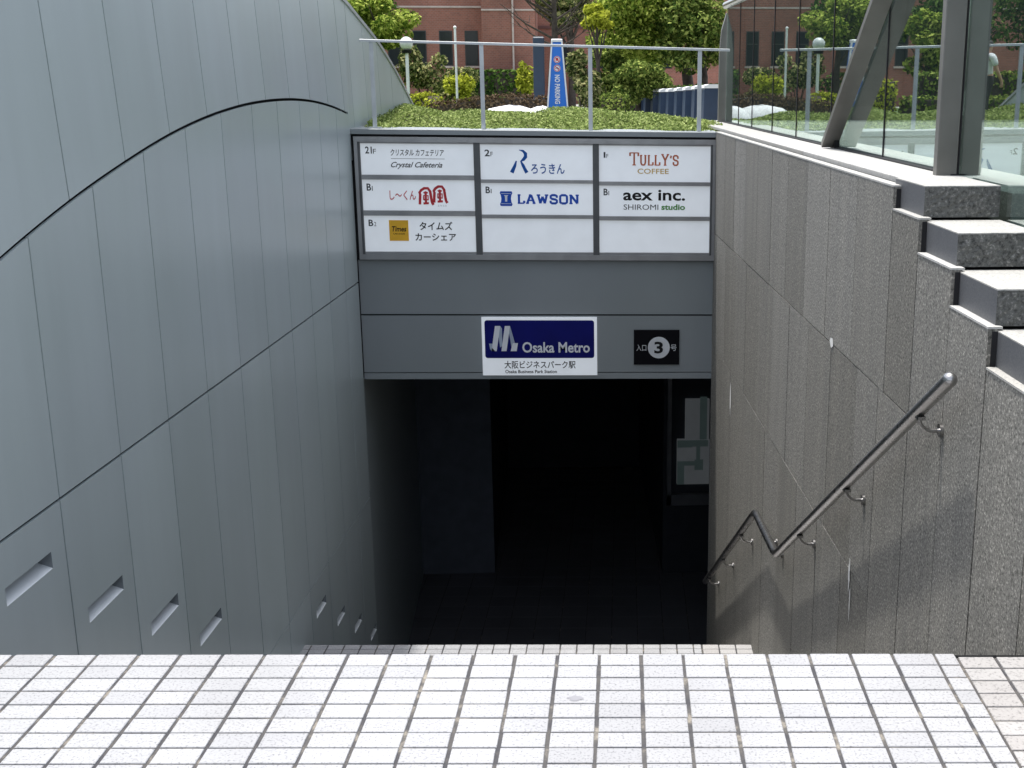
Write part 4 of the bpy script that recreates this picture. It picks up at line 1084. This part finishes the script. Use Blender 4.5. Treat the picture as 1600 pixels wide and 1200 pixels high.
# ================================================================== PARK OBJECTS
def boulder(x, y, sx, sy, sz, seed, lab):
    mb = MB(); mb.sphere((0,0,0.0), 1.0, 0, 18, 10, (sx,sy,sz), 0.10, seed)
    o = mb.build('white_boulder', M['rock']); o.location = (x, y, gz(y)); tag(o, lab, 'boulder', 'white boulders beside the brown hedge')
boulder(-0.95, 25.4, 0.70, 0.4, 0.39, 1, 'broad white boulder left of the navy pillar')
boulder(-0.28, 25.2, 0.42, 0.35, 0.37, 2, 'smaller white boulder just left of the blue pylon')
boulder(0.50, 25.1, 0.55, 0.35, 0.34, 3, 'white boulder right of the blue pylon')
# blue no-parking pylon
py = thing('no_parking_pylon', 'bright blue tapered no parking pylon standing behind the planter', 'pylon sign', (0.02, 13.62, gz(13.62)))
pz = 1.0
mb = MB()
def fr(x, hz, d): return x
for (w0, w1, d0_, d1_, m, z0, z1) in ((0.135,0.062,0.10,0.04,0,0.06,0.965),):
    lo = [(-w0,-d0_,z0),(w0,-d0_,z0),(w0,d0_,z0),(-w0,d0_,z0)]; hi = [(-w1,-d1_,z1),(w1,-d1_,z1),(w1,d1_,z1),(-w1,d1_,z1)]
    mb.idx(lo+hi, [(0,3,2,1),(4,5,6,7),(0,1,5,4),(1,2,6,5),(2,3,7,6),(3,0,4,7)], 0)
mb.build('body', [M['blue_sign']], py)
mb = MB()
for sx in (-1, 1):
    lo = [(sx*0.122,-0.108,0.05),(sx*0.140,-0.108,0.05),(sx*0.140,-0.02,0.05),(sx*0.122,-0.02,0.05)]; hi = [(sx*0.049,-0.048,0.98),(sx*0.067,-0.048,0.98),(sx*0.067,-0.01,0.98),(sx*0.049,-0.01,0.98)]
    mb.idx(lo+hi, [(0,3,2,1),(4,5,6,7),(0,1,5,4),(1,2,6,5),(2,3,7,6),(3,0,4,7)], 0)
mb.box(-0.067,0.067,-0.05,0.05,0.966,1.0,0,0.008)
mb.build('edge_trim', [M['white']], py)
mb = MB(); mb.box(-0.17,0.17,-0.15,0.15,0,0.058,0,0.01); mb.build('base', [M['navy_plastic']], py)
def on_face(p):   # local sign plane (x, height) onto the leaning front face
    z = p[2]; d = 0.10 + (0.04-0.10)*(z-0.06)/0.905
    return (p[0], -d + p[1], z)
mb = MB(on_face)
for zc, icon in ((0.765,0),(0.665,1)):
    disc(mb, 0, zc, 0.040, 0, -0.003, 24); 
    n = 24
    for k in range(n):
        a0, a1 = 2*math.pi*k/n, 2*math.pi*(k+1)/n
        mb.face([(0.030*math.cos(a0),-0.004,zc+0.030*math.sin(a0)),(0.037*math.cos(a0),-0.004,zc+0.037*math.sin(a0)),(0.037*math.cos(a1),-0.004,zc+0.037*math.sin(a1)),(0.030*math.cos(a1),-0.004,zc+0.030*math.sin(a1))], 1)
    if icon == 0: rect(mb, -0.016,0.016,zc-0.014,zc+0.012, 1, -0.0045); rect(mb, -0.010,0.010,zc+0.012,zc+0.020, 2, -0.0045)
    else: stroke(mb, [(-0.02,zc-0.006),(0.0,zc+0.01),(0.02,zc-0.006)], 0.008, 2, -0.0045)
    stroke(mb, [(-0.023,zc+0.023),(0.023,zc-0.023)], 0.008, 1, -0.005)
mb.build('emblem', [M['ink_white'], M['ink_red'], M['ink']], py)
mb = MB(on_face); v, f = text_mesh('NO PARKING', 0.03)
xs = [p[0] for p in v]; yy = [p[1] for p in v]; sc_ = 0.335/(max(xs)-min(xs)); sw = 0.062/(max(yy)-min(yy))
mb.idx([((p[1]-min(yy))*sw-0.031, -0.003, 0.590-(p[0]-min(xs))*sc_) for p in v], f, 0)
mb.build('lettering', [M['ink_white']], py)
py.scale = (0.92, 0.92, 0.92)
# navy pillar
pn = thing('navy_pillar', 'upright navy blue pillar to the left of the blue pylon', 'pillar', (-0.38, 29, gz(29)))
mb = MB(); mb.box(-0.13,0.13,-0.1,0.1,0,1.88,0,0.015); mb.build('shaft', [M['navy_plastic']], pn)
mb = MB(); mb.box(-0.15,0.15,-0.12,0.12,0,0.06); mb.build('base', [M['hall']], pn)
mb = MB(); mb.box(-0.11,0.11,-0.08,0.08,1.8805,1.90); mb.build('cap', [M['alu']], pn)
# row of navy barriers
proto = thing('navy_barrier', 'barrier', 'barrier', (0,0,0), 'navy barriers in a row behind the planter')
mb = MB()
prf = [(-0.30,0.10),(0.30,0.10),(0.285,0.66),(0.27,0.70),(-0.27,0.70),(-0.285,0.66)]
mb.prism([(x,-0.16,z) for x,z in prf], [(x,0.16,z) for x,z in prf]); mb.build('body', [M['navy_plastic']], proto)
mb = MB(); q = [(-0.30,0.69),(0.30,0.69),(0.29,0.735),(0.2,0.76),(-0.2,0.76),(-0.29,0.735)]
mb.prism([(x,-0.185,z) for x,z in q], [(x,0.185,z) for x,z in q]); mb.build('top_cap', [M['white']], proto)
for sx in (-1,1):
    mb = MB(); mb.box(sx*0.2-0.05, sx*0.2+0.05, -0.18, 0.18, 0.0, 0.095, 0, 0.01); mb.build('foot', [M['white']], proto)
nb = 9; words = ['first, nearest','second','third','fourth','fifth','sixth','seventh','eighth','last, farthest']
for k in range(nb):
    o = proto if k == 0 else copy_tree(proto)
    f = k/(nb-1); y = 23.2 + 5.0*f; x = 3.05 + (2.16-3.05)*f
    o.location = (x, y, gz(y) - 0.02); o.rotation_euler = (0,0,R(4))
    o['label'] = words[k] + ' navy barrier with white top in the row behind the railing'
# globe lamp
lp = thing('globe_lamp', 'frosted globe lamp on a white post near the end of the curved wall', 'street lamp', (-4.12, 35, gz(35)))
mb = MB(); mb.tube([(0,0,0),(0,0,1.68)], 0.045, 10); mb.build('post', [M['white']], lp)
mb = MB(); mb.tube([(0,0,1.66),(0,0,1.74)], [0.13,0.15], 14); mb.build('collar', [M['ink']], lp)
mb = MB(); mb.sphere((0,0,1.92), 0.185, 0, 18, 12); mb.build('globe', [M['lamp']], lp)
# thin pole
pl = thing('thin_white_pole', 'thin white pole standing among the shrubs before the brick building', 'pole', (-2.45, 31, gz(31)))
mb = MB(); mb.tube([(0,0,0),(0,0,2.18)], 0.028, 8); mb.build('shaft', [M['white']], pl)
mb = MB(); mb.sphere((0,0,2.18), 0.04, 0, 10, 7); mb.build('cap', [M['white']], pl)

# ================================================================== BUILDINGS
bb = thing('brick_building', 'long red brick building with tall dark windows behind the trees', 'building', (-4, 50, gz(50)))
bl_ = Vector(bb.location)
mb = MB(); ZB = gz(50) - 0.1
mb.box(-30, -2.62, 46.0, 58, ZB, 3.6); mb.box(-2.62, -0.70, 45.2, 58, ZB, 3.05)
addp(mb, 'wall', [M['brick']], bb, bl_)
mb = MB(); mb.box(-2.7, -0.62, 45.12, 45.35, 3.05, 3.18); mb.box(-30, -2.62, 45.95, 46.2, 3.6, 3.75)
mb.box(-30, -2.62, 45.97, 45.999, 2.66, 2.72); mb.box(-2.62, -0.70, 45.17, 45.199, 2.52, 2.58)
addp(mb, 'coping', [M['brick_trim']], bb, bl_)
mb = MB(); mb.tube([(-1.5,45.14,ZB),(-1.5,45.14,3.05)], 0.035, 8); addp(mb, 'drainpipe', [M['brick_trim']], bb, bl_)
for x in (-5.85, -4.93, -3.98, -3.05, -7.4, -8.4, -9.6, -11.2):
    mb = MB(); mb.box(x-0.24, x+0.24, 45.985, 46.03, 0.62, 1.86); wf = addp(mb, 'window', [M['facade']], bb, bl_)
    mb = MB(); mb.box(x-0.20, x+0.20, 45.976, 45.984, 0.66, 1.82); mb.build('pane', [M['window']], wf)
    mb = MB(); mb.box(x-0.28, x+0.28, 45.90, 45.999, 0.54, 0.615); mb.build('sill', [M['brick_trim']], wf)
    mb = MB(); mb.box(x-0.20, x+0.20, 45.962, 45.975, 1.38, 1.42); mb.build('glazing_bar', [M['facade']], wf)
bw = thing('brick_wing', 'plain red brick wing set back behind the blue pylon and the trees', 'building', (3, 54, gz(54)))
bwl = Vector(bw.location)
mb = MB(); mb.box(-0.7, 22, 52, 60, ZB, 3.7); addp(mb, 'wall', [M['brick']], bw, bwl)
mb = MB(); mb.box(-0.75, 22.1, 51.9, 60.1, 3.7, 3.95); mb.box(-0.75, 22.1, 51.93, 51.999, 2.2, 2.3); addp(mb, 'coping', [M['roof_tile']], bw, bwl)
for x in (0.4, 1.8, 3.2, 4.6, 6.0):
    mb = MB(); mb.box(x-0.3, x+0.3, 51.985, 52.02, 0.6, 1.5); addp(mb, 'window', [M['window']], bw, bwl)
def tower(name, lab, x0, x1, y, h, mat, nf, nw):
    t = thing(name, lab, 'building', ((x0+x1)/2, y, gz(y)), None); tl_ = Vector(t.location)
    mb = MB(); mb.box(x0, x1, y, y+8, ZB, h); addp(mb, 'wall', [mat], t, tl_)
    for k in range(nf):
        z = h*(k+0.35)/nf
        for j in range(nw):
            x = x0+(x1-x0)*(j+0.2)/nw; mb = MB(); mb.box(x, x+(x1-x0)/nw*0.6, y-0.03, y-0.002, z, z+h/nf*0.45); addp(mb, 'window', [M['window']], t, tl_)
    mb = MB(); mb.box(x0-0.1, x1+0.1, y-0.1, y+8.1, h, h+0.25); addp(mb, 'roof', [M['brick_trim']], t, tl_)
tower('stone_building', 'low pink stone building seen in the glass beyond the brick building', -17.5, -9.0, 74, 5.6, M['pink_wall'], 2, 6)
tower('pale_building', 'pale grey building seen in the glass behind the dark lawn trees', -32, -20, 78, 7.5, M['pale_wall'], 3, 6)
# dark backdrop added beyond the plaza so reflections dominate in the balustrade
df = thing('dark_backdrop', 'added dark glazed backdrop beyond the plaza, behind the mirror-like glass balustrade', 'building', (8, 14, -0.45))
dl = Vector(df.location)
mb = MB(); fp = [(1.90,13.7),(18,13.7),(18,20),(3.4,20)]
mb.prism([(x,y,-0.9) for x,y in reversed(fp)], [(x,y,4.5) for x,y in reversed(fp)]); addp(mb, 'wall', [M['facade']], df, dl)
for x in rng(2.0, 16.4, 8):
    mb = MB(); mb.box(x+0.08, x+1.7, 13.66, 13.698, -0.25, 3.2); addp(mb, 'window', [M['window']], df, dl)
mb = MB(); mb.box(3.3, 18.1, 13.5, 20.1, 4.5, 4.7); addp(mb, 'roof', [M['facade']], df, dl)

# ================================================================== PERSON (mirrored in the glass)
def skin_obj(name, verts, edges, radii, mat, parent=None, root=0, sub=2):
    me = bpy.data.meshes.new(name); me.from_pydata(verts, edges, []); me.materials.append(mat); me.update()
    o = bpy.data.objects.new(name, me); COL.objects.link(o)
    if parent: o.parent = parent
    o.modifiers.new('skin', 'SKIN'); o.modifiers.new('sub', 'SUBSURF').levels = sub
    o.modifiers['sub'].render_levels = sub
    for i, r_ in enumerate(radii):
        sv = me.skin_vertices[0].data[i]; sv.radius = r_ if isinstance(r_, tuple) else (r_, r_); sv.use_root = (i == root)
    o.modifiers['skin'].use_smooth_shade = True
    return o
pe = thing('person', 'person in a white shirt and dark trousers walking on the lawn, mirrored in the glass', 'person', (-5.75, 25.7, gz(25.7)))
pe.rotation_euler = (0, 0, R(250))
vb = [(0,0,0.92),(0,0.01,1.10),(0,0.02,1.28),(0,0.02,1.40),(0,0.01,1.47),(0,-0.01,1.56),(0,-0.015,1.64),
      (-0.10,0,0.88),(-0.11,-0.10,0.49),(-0.11,-0.06,0.09),(-0.12,-0.20,0.03),
      (0.10,0,0.88),(0.10,0.10,0.49),(0.10,0.26,0.11),(0.10,0.14,0.04),
      (-0.19,0.02,1.36),(-0.24,0.08,1.09),(-0.23,-0.02,0.86),
      (0.19,0.02,1.36),(0.24,-0.06,1.09),(0.22,-0.20,0.90)]
eb = [(0,1),(1,2),(2,3),(3,4),(4,5),(5,6),(0,7),(7,8),(8,9),(9,10),(0,11),(11,12),(12,13),(13,14),(3,15),(15,16),(16,17),(3,18),(18,19),(19,20)]
rb = [(0.14,0.10),(0.13,0.095),(0.15,0.10),(0.12,0.08),0.052,(0.075,0.088),(0.07,0.08),0.085,0.06,0.042,0.035,0.085,0.06,0.042,0.035,0.055,0.042,0.03,0.055,0.042,0.03]
for hb, sx in ((17,-1),(20,1)):
    hx, hy, hz = vb[hb]; i0 = len(vb)
    vb.append((hx, hy-0.015, hz-0.07)); eb.append((hb, i0)); rb.append((0.028,0.018))
    for k in range(4):
        j = len(vb); vb += [(hx, hy-0.045+0.022*k, hz-0.11), (hx-0.008*sx, hy-0.05+0.024*k, hz-0.15-0.006*(k in (1,2)))]; eb += [(i0,j),(j,j+1)]; rb += [0.009,0.007]
    j = len(vb); vb += [(hx-0.012*sx, hy-0.05, hz-0.06), (hx-0.02*sx, hy-0.065, hz-0.095)]; eb += [(i0,j),(j,j+1)]; rb += [0.010,0.008]
skin_obj('body', vb, eb, rb, M['skin'], pe)
skin_obj('shirt', [(0,0,0.79),(0,0.01,1.10),(0,0.02,1.28),(0,0.02,1.41),(-0.19,0.02,1.36),(-0.225,0.06,1.18),(0.19,0.02,1.36),(0.225,-0.03,1.18)], [(0,1),(1,2),(2,3),(3,4),(4,5),(3,6),(6,7)],
         [(0.165,0.12),(0.15,0.115),(0.17,0.12),(0.13,0.09),0.075,0.07,0.075,0.07], M['shirt'], pe)
skin_obj('trousers', [(0,0,0.93),(-0.10,0,0.86),(-0.11,-0.10,0.49),(-0.11,-0.065,0.12),(0.10,0,0.86),(0.10,0.10,0.49),(0.10,0.25,0.14),(0,0.005,1.08)], [(0,1),(1,2),(2,3),(0,4),(4,5),(5,6),(0,7)],
         [(0.15,0.115),0.10,0.075,0.065,0.10,0.075,0.065,(0.14,0.105)], M['trousers'], pe)
mb = MB(); mb.sphere((0,0.012,1.635), 0.1, 0, 16, 10, (0.92,1.06,0.85)); mb.build('hair', [M['hair']], pe)
mb = MB()
for sx in (-1,1): mb.box(sx*0.11-0.05, sx*0.11+0.05, (-0.27 if sx < 0 else 0.08), (-0.02 if sx < 0 else 0.32), 0.0, 0.09, 0, 0.02)
mb.build('shoes', [M['ink']], pe)
